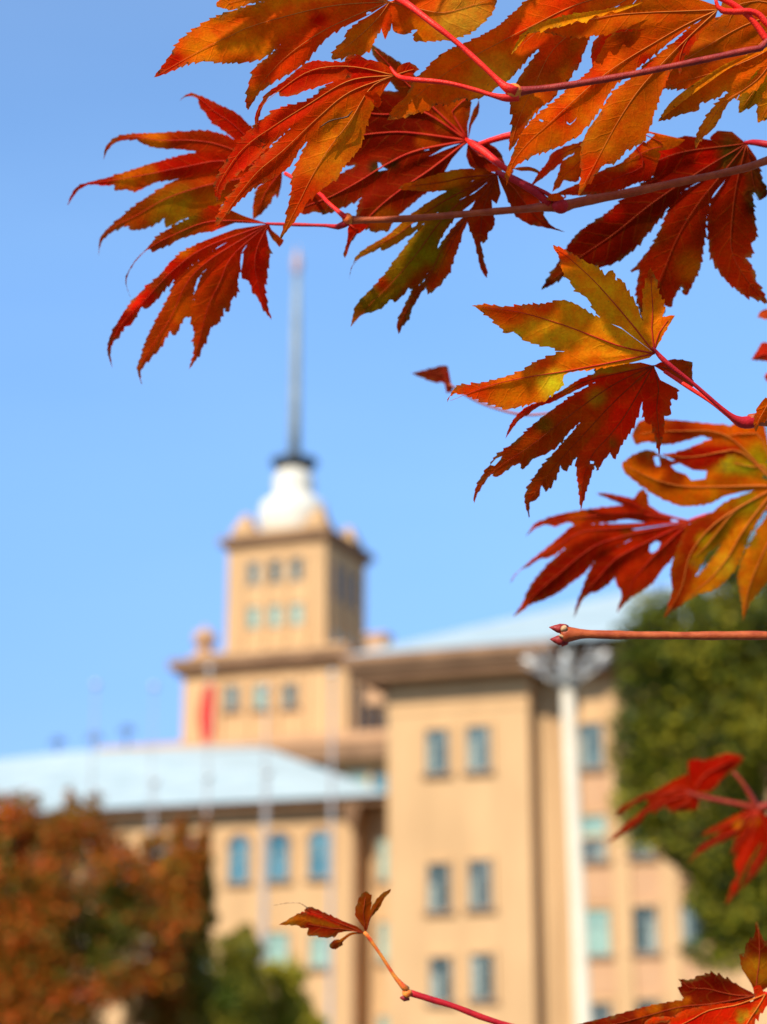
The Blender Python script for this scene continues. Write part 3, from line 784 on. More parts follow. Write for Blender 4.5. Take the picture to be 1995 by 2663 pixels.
def leaf(parent, crop, base, lobes, d0, cols, label, gx=0.0, gy=6e-5, fold=0.10, curl=0.0, amp=6.5, per=22, vein='vein',
         patches=(), holes=(), seed=1, gain=1.0, name='leaf', step=13.0, vw=1.7, wav=1.0, tipcol=None, origin=None):
    ox, oy, s = crop
    cv_ = lambda p: (ox+p[0]*s, oy+p[1]*s)
    rng = random.Random(seed)
    B = np.array(cv_(base))
    polys = []; mids = []; opts = []
    for lb in lobes:
        Lp = [cv_(p) for p in lb[0]]; Rp = [cv_(p) for p in lb[1]]; tip = cv_(lb[2])
        op = lb[3] if len(lb) > 3 else {}
        Ls = np.array(catmull(Lp+[tip], 8)); Rs = np.array(catmull(Rp+[tip], 8))
        a = resample(Ls, 26); b = resample(Rs, 26)
        mid = (a+b)/2
        if 'mid' in op: mid = np.array(catmull([tuple(B)]+[cv_(p) for p in op['mid']]+[tip], 10))
        else:
            mid = np.array(catmull([tuple(B)]+[tuple(mid[k]) for k in (4, 9, 14, 19, 23)]+[tip], 10))
        am = op.get('amp', amp)
        EL = serrate(Lp+[tip], mid, rng, am, per); ER = serrate(Rp+[tip], mid, rng, am, per)
        st = np.array(cv_(op['from'])) if 'from' in op else B
        poly = np.vstack([[st], EL[:-1], [tip], ER[:-1][::-1]])
        polys.append(poly); mids.append(mid); opts.append(op)
    hp = [np.array([cv_(p) for p in h]) for h in holes]
    # points: outlines, midribs, interior lattice
    verts = []; edges = []
    def ring(P, closed=True):
        b = len(verts); verts.extend([tuple(p) for p in P]); n = len(P)
        for i in range(n-1+(1 if closed else 0)): edges.append((b+i, b+(i+1) % n))
    for p in polys: ring(p)
    for h in hp: ring(h)
    for m_, op in zip(mids, opts): ring(m_[1:-1], False)
    allp = np.vstack(polys); lo = allp.min(0); hi = allp.max(0)
    gxs = np.arange(lo[0], hi[0], step); gys = np.arange(lo[1], hi[1], step*0.87)
    G = np.array([(x+(j % 2)*step/2, y) for j, y in enumerate(gys) for x in gxs])
    ins = np.zeros(len(G), bool)
    for p in polys: ins |= inside(G, p)
    verts.extend([tuple(p) for p in G[ins]])
    res = delaunay_2d_cdt([Vector(v) for v in verts], edges, [], 0, 0.3)
    V = np.array([(v.x, v.y) for v in res[0]]); F = np.array([tuple(f) for f in res[2] if len(f) == 3])
    cen = V[F].mean(axis=1); keep = np.zeros(len(F), bool)
    for p in polys: keep |= inside(cen, p)
    for h in hp: keep &= ~inside(cen, h)
    F = F[keep]
    used = np.unique(F); remap = -np.ones(len(V), int); remap[used] = np.arange(len(used)); V = V[used]; F = remap[F]
    # shape in depth
    W = []; D = []; S = []; Lm = []
    for m_ in mids:
        dd, ss, _ = seg_dist(V, m_); W.append(1.0/(dd+6.0)**4); D.append(dd); S.append(ss)
        Lm.append(np.linalg.norm(np.diff(m_, axis=0), axis=1).sum())
    W = np.array(W); D = np.array(D); S = np.array(S)
    Wn = W/W.sum(0)
    # membership: a vertex inside only some lobes follows those
    for i, p in enumerate(polys):
        pass
    z = np.zeros(len(V)); mpp = d0/FPX
    for i, op in enumerate(opts):
        t = S[i]/Lm[i]
        f = op.get('fold', fold); c = op.get('curl', curl)
        z += Wn[i]*(f*D[i]*mpp + c*t**2.2 + op.get('lift', 0)*t + wav*0.0009*np.sin(t*9+i*1.7+seed)*np.minimum(1, D[i]/25))
    z += gx*(V[:, 0]-B[0]) + gy*(V[:, 1]-B[1])
    rr = np.random.RandomState(seed)
    for k in range(4):
        a_ = rr.rand()*6.28; fq = 0.008*(1+k*0.8)
        z += wav*0.0008/(1+k*0.6)*np.sin((V[:, 0]*math.cos(a_)+V[:, 1]*math.sin(a_))*fq+rr.rand()*6)
    dep = d0 + z
    O = origin if origin is not None else Vector((0, 0, 0))
    X = (V[:, 0]-997.5)/FPX; Y = -(V[:, 1]-1331.5)/FPX
    co = np.array(EYE)[None] + dep[:, None]*(np.array(CF)[None] + X[:, None]*np.array(CR)[None] + Y[:, None]*np.array(CU)[None]) - np.array(O)[None]
    me = bpy.data.meshes.new(name)
    # upper side away from the lens: consistent winding
    a0 = V[F[:, 0]]; a1 = V[F[:, 1]]; a2 = V[F[:, 2]]
    cr = (a1[:, 0]-a0[:, 0])*(a2[:, 1]-a0[:, 1])-(a1[:, 1]-a0[:, 1])*(a2[:, 0]-a0[:, 0])
    F[cr > 0] = F[cr > 0][:, ::-1]
    me.from_pydata([tuple(c) for c in co], [], [tuple(int(i) for i in f) for f in F])
    me.polygons.foreach_set('use_smooth', [True]*len(F))
    # attributes
    near = D.argmin(0); idx = np.arange(len(V))
    su = S[near, idx]*mpp*100; sv = D[near, idx]*mpp*100
    tt = S[near, idx]/np.array(Lm)[near]
    lv = F.reshape(-1)
    # from_pydata keeps vertex order within each face, so loops follow F
    u1 = me.uv_layers.new(name='blade'); u1.data.foreach_set('uv', (np.c_[V[lv, 0], V[lv, 1]]*mpp*100 + seed*3.7).reshape(-1))
    u2 = me.uv_layers.new(name='vein'); u2.data.foreach_set('uv', np.c_[su[lv], sv[lv]].reshape(-1))
    # distance to margin
    md = np.full(len(V), 1e9)
    ec = {}
    for f in F:
        for a_, b_ in ((f[0], f[1]), (f[1], f[2]), (f[2], f[0])):
            k = (min(a_, b_), max(a_, b_)); ec[k] = ec.get(k, 0)+1
    bd = np.unique(np.array([k for k, c in ec.items() if c == 1]))
    Bv = V[bd]
    for i in range(0, len(V), 2000):
        md[i:i+2000] = np.sqrt(((V[i:i+2000, None]-Bv[None])**2).sum(-1)).min(1)
    mg = np.clip(1-md/9.0, 0, 1)*np.clip(tt*1.6-0.35, 0, 1) + np.clip((tt-0.93)*9, 0, 1)*0.8
    at_ = me.attributes.new('margin', 'FLOAT', 'POINT'); at_.data.foreach_set('value', np.clip(mg, 0, 1))
    # pigment
    c0, c1, c2 = [np.array(c) for c in cols]
    n1 = np.zeros(len(V))
    for k in range(5):
        a_ = rr.rand()*6.28; n1 += np.sin((V[:, 0]*math.cos(a_)+V[:, 1]*math.sin(a_))*0.013*(1+0.7*k)+rr.rand()*6)/(1+0.5*k)
    n1 = np.clip(0.5+n1*0.28, 0, 1)[:, None]
    C = c0*(1-n1)+c1*n1
    nearrib = np.exp(-(sv/0.22)**2)[:, None]*0.45
    C = C*(1-nearrib)+c2*nearrib
    for i, op in enumerate(opts):
        if 'col' in op:
            w_ = (np.clip(Wn[i]*1.4-0.2, 0, 1)*np.clip(S[i]/Lm[i]*3.2-0.4, 0, 1))[:, None]*op.get('cw', 0.85)
            C = C*(1-w_)+np.array(op['col'])*w_*(0.75+0.5*n1)
    if tipcol is not None:
        w_ = np.clip((tt-0.55)*2, 0, 1)[:, None]*0.8; C = C*(1-w_)+np.array(tipcol)*w_
    for (px, py, r_, pc) in patches:
        q = np.array(cv_((px, py))); r_ = r_*s
        dq = np.linalg.norm(V-q, axis=1)*(1+0.25*(n1[:, 0]-0.5))
        w_ = np.clip(1.25-dq/r_, 0, 1)[:, None]; w_ = w_*w_*(3-2*w_)
        C = C*(1-w_)+np.array(pc)*w_
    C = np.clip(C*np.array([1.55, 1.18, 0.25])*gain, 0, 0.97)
    ca = me.color_attributes.new('pigment', 'FLOAT_COLOR', 'POINT')
    ca.data.foreach_set('color', np.c_[C, np.ones(len(C))].reshape(-1))
    me.materials.append(M['leaf']); me.update()
    o = link(name, me, parent)
    if label: o['label'] = label
    # raised midribs
    vb = MB()
    for m_, op in zip(mids, opts):
        if op.get('novein'): continue
        ln = len(m_); pts = []; rad = []
        for k in range(0, ln-1, 2):
            j = np.argmin(((V-m_[k])**2).sum(1))
            pts.append(at(float(m_[k][0]), float(m_[k][1]), float(dep[j])-0.00025) - O)
            rad.append(vw*mpp*(1-0.85*k/ln))
        if len(pts) > 2: vb.tube(pts, rad, 6)
    if vb.v: vb.build('midrib', M[vein], o)
    return o, dep

def stem(parent, name, pts, mat, origin, n=10, smooth=True, label=None):
    """pts: (px, py, depth, radius_px)"""
    P = [np.array(p, float) for p in pts]
    C = catmull([p for p in P], 10) if smooth else P
    m = MB()
    rs = random.Random(len(pts)+int(pts[0][0]))
    vs = []; rad = []
    ph = rs.random()*6
    for q, c in enumerate(C):
        wb = 0.05*math.sin(q*0.55+ph)+0.04*math.sin(q*0.21+ph*2)+rs.uniform(-0.02, 0.02)
        vs.append(at(c[0]+c[3]*0.06*math.sin(q*0.3+ph), c[1]+c[3]*0.10*math.sin(q*0.13+ph), c[2]) - origin); rad.append(max(0.00008, c[3]*(1+wb)*c[2]/FPX))
    m.tube(vs, rad, n)
    o = m.build(name, M[mat], parent)
    if label: o['label'] = label
    return o

def knob(parent, name, px, py, d, r, mat, origin, sx=1.0, sy=1.0, rot=0.0, flip=1):
    c = at(px, py, d) - origin; k = d/FPX
    vs = []; fs = []; nu, nv = 16, 10
    cr_, sr_ = math.cos(rot), math.sin(rot)
    for j in range(nv+1):
        th = math.pi*j/nv
        for i in range(nu):
            ph = 2*math.pi*i/nu
            x = r*sx*math.cos(th); y = r*sy*math.sin(th)*math.cos(ph); z = r*sy*math.sin(th)*math.sin(ph)
            w_ = 1+0.06*math.sin(3*ph+2*th)
            x, y = x*cr_-y*sr_, x*sr_+y*cr_
            vs.append(c + k*w_*(CR*x - CU*y + CF*z))
    for j in range(nv):
        for i in range(nu):
            a = j*nu+i; b = j*nu+(i+1) % nu; fs.append((a, b, b+nu, a+nu))
    return MB().add(vs, fs, True).build(name, M[mat], parent)

A = (150, 0, 900/1657); Bc = (150, 400, 900/1657); Cc = (850, 0, 600/1657); Dc = (1300, 0, 695/1657); Ec = (850, 350, 600/1657)
Fc = (1300, 300, 695/1657); Gc = (1050, 600, 945/1657); Hc = (1250, 1000, 745/1657); Tc = (700, 2200, 700/1657)
Uc = (1400, 1500, 595/1132); Vc = (1500, 2350, 495/1657); Wc = (1550, 1900, 445/1657)
def cp(crop, x, y): return (crop[0]+x*crop[2], crop[1]+y*crop[2])

def branch(px, py, d, label):
    p = at(px, py, d)
    o = empty('maple_branch', p); tag(o, label, 'maple branch', 'maple branches hanging in front of the lens')
    return o, p

#LEAVES
# ================================================================== branch 1: top twig, sharp leaves
b, O = branch(1995, 110, 0.645, 'plum twig crossing the top right corner with its sharp orange and red leaves')
leaf(b, A, (1590, 8), [
    ([(1500, -60), (1300, -40), (1150, -25), (1010, 5), (830, 55), (730, 95), (660, 140), (615, 170), (572, 212), (530, 280)],
     [(1440, 45), (1262, 88), (1190, 135), (1105, 185), (1050, 225), (1000, 265), (930, 292), (850, 297), (780, 298), (715, 293), (650, 296), (575, 325), (500, 358)], (460, 370),
     dict(mid=[(1300, 30), (960, 115), (820, 175), (720, 222), (570, 305)], col=OR, fold=0.12)),
    ([(1440, 45), (1262, 88), (1190, 135), (1100, 190), (1030, 255), (990, 290), (955, 315), (925, 375), (910, 440), (903, 495)],
     [(1490, 70), (1420, 105), (1360, 130), (1295, 175), (1240, 230), (1190, 290), (1120, 345), (1065, 370), (1010, 410), (965, 440), (940, 480)], (910, 527),
     dict(mid=[(1400, 85), (1250, 160), (1120, 250), (1030, 335), (955, 430)], col=RO, curl=0.006)),
    ([(1500, 70), (1460, 95), (1390, 150), (1378, 185), (1345, 220), (1315, 262)],
     [(1590, 70), (1570, 110), (1545, 140), (1520, 180), (1500, 225), (1460, 258), (1400, 262), (1350, 278)], (1312, 280),
     dict(mid=[(1540, 80), (1470, 150), (1400, 210)], col=OG, curl=0.004)),
    ([(1575, 60), (1555, 100), (1552, 140)], [(1605, 60), (1600, 110), (1585, 150)], (1568, 190), dict(novein=1, amp=3)),
    ([(1280, -60), (1050, -30), (900, -30), (800, -5), (762, 10)], [(1400, -20), (1200, -20), (1010, 3), (930, 12), (880, 30), (835, 45)], (762, 32), dict(col=YO, amp=3)),
    ([(1640, -10), (1760, -60), (1900, -80), (2000, -70), (2100, -40)],
     [(1600, 110), (1610, 150), (1655, 165), (1680, 150), (1724, 138), (1705, 188), (1760, 196), (1830, 192), (1900, 182), (1950, 165), (2000, 140), (2048, 95), (2085, 50)], (2110, -20),
     dict(mid=[(1720, 40), (1850, 60), (2000, 20)], col=OR, fold=0.05, curl=-0.004)),
  ], 0.653, (OR, RO, RO), 'long orange-red leaf at the top edge left of the petiole', gy=1.5e-5, gx=-8e-6, seed=3, gain=1.0, vein='vein',
  patches=[(700, 230, 120, YO), (860, 200, 90, YO), (980, 240, 60, YO), (500, 350, 80, RD), (560, 290, 70, RD), (1780, 170, 130, YO), (1950, 100, 160, (0.78, 0.30, 0.06)), (960, 450, 60, OG), (1250, 90, 60, RD), (1450, 230, 90, OG)],
  holes=[[(1478, 60), (1490, 55), (1503, 57), (1500, 64), (1488, 66), (1480, 71)]], origin=O)
l2, _ = leaf(b, A, (1615, 360), [
    ([(1560, 312), (1480, 295), (1400, 298), (1300, 296), (1230, 292), (1180, 310), (1130, 350), (1070, 400), (1010, 440), (975, 490), (950, 540), (945, 590)],
     [(1500, 340), (1400, 365), (1290, 400), (1190, 430), (1130, 455), (1065, 460), (1062, 440), (1020, 455), (990, 495), (968, 545), (958, 600)], (964, 660),
     dict(mid=[(1400, 318), (1220, 335), (1080, 420), (975, 510), (952, 580)], col=RD, curl=0.004, amp=4)),
    ([(1500, 335), (1350, 375), (1200, 480), (1060, 520), (960, 590), (880, 670), (820, 750), (780, 820), (752, 880)],
     [(1500, 380), (1350, 440), (1230, 530), (1130, 600), (1070, 650), (1010, 700), (950, 760), (900, 800), (850, 840), (800, 890), (775, 940)], (762, 970),
     dict(mid=[(1400, 385), (1200, 500), (1040, 600), (900, 700), (820, 800), (765, 900)], col=CR_, fold=-0.14, curl=0.006)),
    ([(1500, 370), (1350, 430), (1200, 540), (1080, 650), (1010, 720), (930, 800), (860, 890), (800, 970), (765, 1040)],
     [(1520, 415), (1400, 470), (1290, 590), (1170, 700), (1120, 780), (1080, 820), (1000, 870), (950, 890), (890, 940), (840, 990), (800, 1040)], (748, 1102),
     dict(mid=[(1400, 440), (1250, 560), (1080, 720), (960, 820), (860, 940), (800, 1030)], col=RO, fold=0.10, curl=0.002)),
    ([(1500, 400), (1380, 480), (1270, 590), (1200, 680), (1150, 780), (1125, 850), (1120, 920), (1105, 990), (1090, 1060)],
     [(1570, 420), (1540, 470), (1500, 540), (1470, 620), (1450, 700), (1410, 750), (1365, 800), (1345, 840), (1300, 880), (1245, 920), (1200, 960), (1160, 1020), (1120, 1075)], (1062, 1150),
     dict(mid=[(1500, 420), (1400, 580), (1300, 710), (1220, 840), (1150, 980)], col=OR, fold=0.08, cw=0.95)),
    ([(1600, 330), (1550, 300), (1480, 285), (1440, 265), (1380, 275)], [(1590, 350), (1500, 340), (1440, 320), (1400, 310)], (1385, 370), dict(novein=1, col=OG, amp=3, mid=[(1520, 315), (1420, 285), (1378, 300)])),
    ([(1620, 345), (1630, 320), (1655, 305), (1690, 303), (1715, 318)], [(1625, 375), (1655, 385), (1690, 372), (1710, 345)], (1733, 332), dict(col=RD, fold=-0.2, amp=3)),
  ], 0.647, (RO, OR, RD), 'red and orange drooping leaf with curled tips in the centre of the top twig', gy=2.5e-5, gx=-8e-6, seed=5, gain=0.82,
  patches=[(1400, 640, 170, (0.62, 0.17, 0.012)), (1300, 760, 150, (0.62, 0.17, 0.012)), (1180, 950, 120, RO), (1450, 330, 130, RD), (860, 780, 80, CR_), (1520, 500, 40, YO)], origin=O)
# rust coloured crease and curled end of that leaf
stem(b, 'leaf_scar', [cp(A, 1255, 610)+(0.6485, 1.2), cp(A, 1300, 580)+(0.649, 2.2), cp(A, 1345, 568)+(0.649, 1.6), cp(A, 1390, 558)+(0.649, 2.6), cp(A, 1412, 530)+(0.649, 1.0)], 'scar_dark', O, 6)
leaf(b, A, (1470, 455), [([(1480, 440), (1510, 437), (1535, 455), (1552, 485)], [(1475, 470), (1500, 480), (1520, 510)], (1535, 516), dict(col=RO, amp=2, novein=1, fold=-0.4))],
  0.640, (RO, OR, RO), 'curled tip folded back over the orange lobe', seed=8, wav=0, origin=O)
# leaf 8 : big orange leaf above the node
leaf(b, Dc, (900, -70), [
    ([(700, -60), (430, -40), (200, -10), (100, 68), (0, 155), (-120, 225), (-230, 275), (-330, 318), (-400, 370), (-455, 428), (-520, 490), (-560, 560), (-590, 610), (-650, 660)],
     [(820, 0), (500, 130), (330, 205), (280, 270), (200, 330), (130, 410), (60, 490), (-10, 535), (-50, 560), (-110, 600), (-170, 612), (-240, 608), (-290, 630), (-330, 645), (-400, 650), (-450, 680), (-520, 700), (-570, 715), (-630, 735)], (-700, 745),
     dict(mid=[(500, 20), (200, 160), (0, 262), (-200, 370), (-360, 470), (-520, 600)], col=OR, fold=0.09)),
    ([(700, 60), (500, 170), (315, 208), (250, 310), (180, 400), (110, 500), (75, 590), (68, 660), (80, 720), (75, 800), (62, 870)],
     [(760, 100), (620, 190), (560, 220), (535, 290), (510, 340), (490, 400), (450, 450), (430, 495), (370, 540), (340, 600), (260, 660), (200, 720), (160, 780), (115, 860)], (58, 940),
     dict(mid=[(560, 130), (400, 240), (300, 350), (220, 520), (150, 660), (100, 790)], col=BR, fold=0.09)),
    ([(800, 60), (640, 200), (580, 270), (570, 350), (580, 430)], [(950, 60), (900, 200), (760, 330)], (600, 440), dict(col=RD, amp=4)),
  ], 0.664, (OR, OG, RO), 'broad orange-brown leaf behind the orange node of the top twig', gy=1e-5, gx=-6e-6, seed=9, gain=1.05,
  patches=[(-560, 690, 120, OG), (60, 400, 120, OG), (-50, 480, 160, (0.55, 0.2, 0.02)), (200, 640, 120, OG), (420, 40, 200, RO), (120, 200, 120, RO), (420, 470, 70, OG), (300, 300, 120, RO)], origin=O)
# leaf 7 : long leaf with rolled bright edge
l7, _ = leaf(b, Dc, (1352, 60), [
    ([(1335, 30), (1200, -10), (1000, -20), (880, 8), (740, 55), (600, 80), (480, 100), (350, 140), (250, 165), (170, 200), (110, 265)],
     [(1200, 120), (950, 175), (760, 180), (680, 205), (560, 218), (440, 230), (340, 212), (280, 196), (230, 198), (170, 225), (120, 280)], (74, 336),
     dict(mid=[(1150, 68), (900, 78), (700, 95), (450, 145), (260, 180)], col=OG, fold=-0.10)),
    ([(1200, 110), (900, 190), (700, 215), (620, 330), (560, 440), (460, 520), (330, 640), (250, 700), (180, 770), (130, 840), (90, 930), (60, 1010), (40, 1070)],
     [(1200, 150), (1000, 300), (850, 420), (720, 520), (640, 640), (560, 760), (520, 800), (490, 840), (430, 870), (380, 900), (300, 930), (250, 945), (200, 965), (140, 1000), (95, 1030), (65, 1080)], (42, 1150),
     dict(mid=[(1150, 155), (950, 270), (760, 385), (600, 500), (430, 650), (300, 770), (170, 890), (80, 1010)], col=OR, fold=0.10, curl=0.003)),
    ([(1250, 120), (1050, 290), (900, 420), (770, 520), (690, 590), (610, 720), (540, 820), (505, 930), (503, 1010), (505, 1090)],
     [(1300, 130), (1180, 300), (1060, 440), (1020, 530), (985, 610), (955, 700), (940, 760), (915, 810), (885, 880), (850, 890), (820, 915), (780, 930), (745, 975), (690, 1015), (650, 1015), (610, 1060), (580, 1100), (545, 1140), (510, 1190)], (485, 1215),
     dict(mid=[(1180, 220), (1000, 400), (860, 560), (740, 740), (640, 920), (550, 1090)], col=OG, fold=0.09)),
    ([(1280, 110), (1180, 170), (1110, 250), (1090, 330), (1100, 400)], [(1330, 130), (1240, 210), (1170, 310), (1130, 380)], (1118, 470), dict(col=RD, amp=7, fold=-0.2)),
  ], 0.652, (OR, OG, BR), 'large serrated orange leaf with a rolled bright edge, base at the top right', gy=1.5e-5, gx=-6e-6, seed=14, gain=0.97, fold=0.1,
  patches=[(780, 230, 90, BR), (560, 480, 110, RO), (400, 720, 100, RO), (560, 760, 130, OG), (600, 900, 120, (0.5, 0.13, 0.01)), (900, 380, 60, RD), (1150, 260, 80, RD), (850, 60, 150, OG), (560, 1050, 130, RO), (300, 880, 110, OG)],
  holes=[[(243, 738), (262, 742), (272, 750), (262, 756), (246, 748)], [(415, 752), (432, 768), (452, 757), (470, 738), (480, 722), (466, 748), (436, 775), (416, 766)]], origin=O)
leaf(b, Dc, (890, 12), [([(850, 18), (760, 40), (640, 62), (500, 82), (360, 110), (260, 140), (180, 180), (120, 240)],
     [(850, 32), (740, 72), (690, 70), (640, 95), (590, 95), (520, 140), (480, 128), (390, 160), (310, 170), (260, 188), (180, 205), (125, 275)], (70, 338), dict(amp=5, fold=-0.5, novein=1))],
  0.6485, ((0.80, 0.30, 0.012), (0.82, 0.36, 0.02), (0.78, 0.22, 0.01)), 'bright orange rolled edge', seed=21, wav=0.3, gy=1.5e-5, gx=-6e-6, origin=O)
# leaf 9 and 10 at the right border
leaf(b, Dc, (1760, 250), [
    ([(1700, 260), (1620, 320), (1500, 360), (1380, 420), (1260, 500), (1130, 590), (1050, 660)],
     [(1720, 300), (1660, 380), (1580, 450), (1530, 520), (1500, 570), (1440, 612), (1405, 560), (1350, 600), (1240, 640), (1235, 680), (1150, 700), (1080, 720), (1010, 745)], (980, 752),
     dict(mid=[(1600, 345), (1350, 460), (1150, 610)], col=OG, fold=0.12)),
    ([(1700, 320), (1560, 500), (1420, 580), (1330, 660), (1260, 760), (1215, 860)], [(1700, 380), (1600, 540), (1470, 590), (1400, 660), (1360, 740), (1320, 800), (1260, 850)], (1210, 922),
     dict(col=(0.74, 0.16, 0.012), fold=-0.15)),
    ([(1720, 360), (1680, 450), (1650, 560), (1600, 660)], [(1850, 360), (1800, 520), (1700, 700)], (1600, 760), dict(col=(0.7, 0.2, 0.015))),
  ], 0.660, (OG, OR, OR), 'orange-green leaf with bright rolled upper edge at the right border', gy=4e-5, seed=25, origin=O)
leaf(b, Dc, (1700, 270), [([(1640, 300), (1540, 335), (1400, 395), (1270, 475), (1140, 565), (1050, 645)], [(1650, 318), (1560, 352), (1420, 425), (1290, 515), (1160, 610), (1060, 690)], (982, 752), dict(amp=0, fold=-0.5, novein=1))],
  0.6565, ((0.78, 0.20, 0.012), (0.80, 0.28, 0.02), (0.76, 0.2, 0.01)), 'bright orange rolled edge', seed=26, wav=0.3, gy=4e-5, origin=O)
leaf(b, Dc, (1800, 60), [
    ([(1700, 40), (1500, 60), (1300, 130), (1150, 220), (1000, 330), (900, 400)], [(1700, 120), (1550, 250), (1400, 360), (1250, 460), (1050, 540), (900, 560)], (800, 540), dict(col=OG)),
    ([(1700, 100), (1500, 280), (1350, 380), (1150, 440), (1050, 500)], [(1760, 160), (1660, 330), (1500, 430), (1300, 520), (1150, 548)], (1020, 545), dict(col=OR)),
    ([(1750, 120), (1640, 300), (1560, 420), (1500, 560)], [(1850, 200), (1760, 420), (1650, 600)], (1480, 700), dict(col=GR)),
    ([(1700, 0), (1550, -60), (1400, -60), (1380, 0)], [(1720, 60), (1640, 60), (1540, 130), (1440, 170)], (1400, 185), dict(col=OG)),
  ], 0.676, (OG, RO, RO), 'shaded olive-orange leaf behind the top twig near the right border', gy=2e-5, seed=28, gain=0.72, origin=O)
# petioles and twig of branch 1
stem(b, 'twig', [(2030, 92, 0.634, 8), (1995, 106, 0.634, 8.2)]+[cp(Dc, x, y)+(0.633, r) for x, y, r in ((1620, 296, 9.6), (1560, 308, 8.6), (1200, 385, 8.4), (800, 462, 8.6), (400, 532, 9.0), (200, 558, 10), (130, 568, 12.5), (100, 572, 14))], 'twig_plum', O, 14)
knob(b, 'node', *cp(Dc, 88, 566), 0.633, 21, 'node', O, 1.1, 0.95, 0.2)
stem(b, 'petiole', [cp(Cc, 1360, 655)+(0.632, 14), cp(Cc, 1290, 625)+(0.632, 11.5), cp(Cc, 1240, 585)+(0.633, 8.4), cp(Cc, 1120, 470)+(0.634, 7.6), cp(Cc, 940, 310)+(0.636, 7.4), cp(Cc, 760, 170)+(0.638, 7.8), cp(Cc, 620, 60)+(0.643, 8.4), cp(Cc, 540, 5)+(0.648, 8.8), cp(Cc, 470, -25)+(0.652, 5)], 'petiole', O, 12, label='straight red petiole running up to the top edge')
stem(b, 'petiole', [cp(Cc, 1375, 690)+(0.633, 11), cp(Cc, 1290, 700)+(0.633, 10.5), cp(Cc, 1190, 682)+(0.633, 7), cp(Cc, 1050, 640)+(0.634, 6), cp(Cc, 860, 595)+(0.635, 6), cp(Cc, 650, 575)+(0.637, 6.2), cp(Cc, 540, 560)+(0.643, 6.6), cp(Cc, 490, 530)+(0.6455, 5), cp(Cc, 455, 480)+(0.647, 2)], 'petiole', O, 12, label='red petiole curving left to the drooping red leaf')
stem(b, 'petiole', [(2040, 150, 0.639, 8.6)]+[cp(Dc, x, y)+(0.639, r) for x, y, r in ((1657, 250, 8.6), (1600, 170, 8.2), (1530, 90, 8), (1450, 30, 8), (1370, -10, 7), (1250, -50, 5))], 'petiole', O, 12)
stem(b, 'petiole', [(2050, 110, 0.638, 8.6)]+[cp(Dc, x, y)+(0.638, r) for x, y, r in ((1657, 145, 8.6), (1610, 90, 8), (1550, 68, 8), (1450, 72, 8.6), (1380, 65, 9), (1350, 40, 6), (1335, -20, 4))], 'petiole', O, 12)

# ================================================================== branch 2: middle twig
b, O = branch(1995, 420, 0.70, 'brown twig below the top twig with dark red leaves hanging left and right')
# leaf 3 (upper left, long curling tips)
leaf(b, A, (1075, 815), [
    ([(980, 640), (930, 610), (860, 545), (790, 510), (740, 485), (690, 462), (650, 450), (620, 452)],
     [(900, 720), (850, 670), (790, 620), (730, 575), (712, 545), (700, 530), (680, 505), (672, 475), (650, 460), (615, 462)], (582, 482), dict(col=RD, amp=4, curl=0.01)),
    ([(950, 660), (860, 670), (780, 640), (690, 626), (600, 630), (480, 636), (380, 640), (300, 650), (255, 675), (228, 710)],
     [(880, 760), (760, 740), (640, 720), (560, 712), (480, 708), (430, 695), (395, 680), (380, 668), (310, 672), (265, 690), (235, 725)], (220, 765), dict(col=(0.42, 0.03, 0.005), amp=4, curl=0.015)),
    ([(900, 700), (760, 720), (620, 738), (540, 760), (440, 785), (340, 820), (240, 850), (160, 870), (100, 890), (70, 925)],
     [(860, 820), (720, 830), (580, 855), (480, 870), (420, 895), (370, 915), (320, 905), (275, 912), (270, 885), (220, 888), (160, 882), (110, 902), (75, 940)], (46, 985), dict(col=RD, amp=4, curl=0.018, mid=[(800, 770), (600, 800), (400, 840), (240, 866), (120, 888)])),
    ([(880, 800), (720, 830), (585, 855), (500, 900), (420, 950), (340, 1010), (280, 1060), (225, 1110), (200, 1155)],
     [(900, 880), (820, 960), (720, 1010), (600, 1050), (520, 1085), (510, 1045), (450, 1080), (370, 1100), (330, 1080), (260, 1110), (215, 1150), (200, 1190)], (197, 1230), dict(col=(0.40, 0.06, 0.006), amp=5, curl=0.015, mid=[(850, 860), (700, 890), (520, 950), (380, 1030), (260, 1090), (203, 1160)])),
    ([(1020, 850), (960, 900), (940, 960), (935, 1010)], [(1060, 860), (1040, 920), (1010, 980), (975, 1020)], (938, 1050), dict(col=BR, amp=4)),
    ([(1050, 840), (1035, 880), (1040, 920)], [(1075, 850), (1070, 890), (1060, 925)], (1052, 952), dict(col=BR, amp=2, novein=1)),
  ], 0.745, (RD, RO, CR_), 'red leaf at the far left of the cluster with three long hooked tips', gy=6e-5, seed=31, gain=0.95, vein='vein_red',
  patches=[(460, 670, 70, YO), (330, 860, 70, YO), (560, 1010, 130, (0.36, 0.16, 0.01)), (750, 1000, 100, OG), (440, 860, 60, OR), (420, 820, 60, OG)], origin=O)
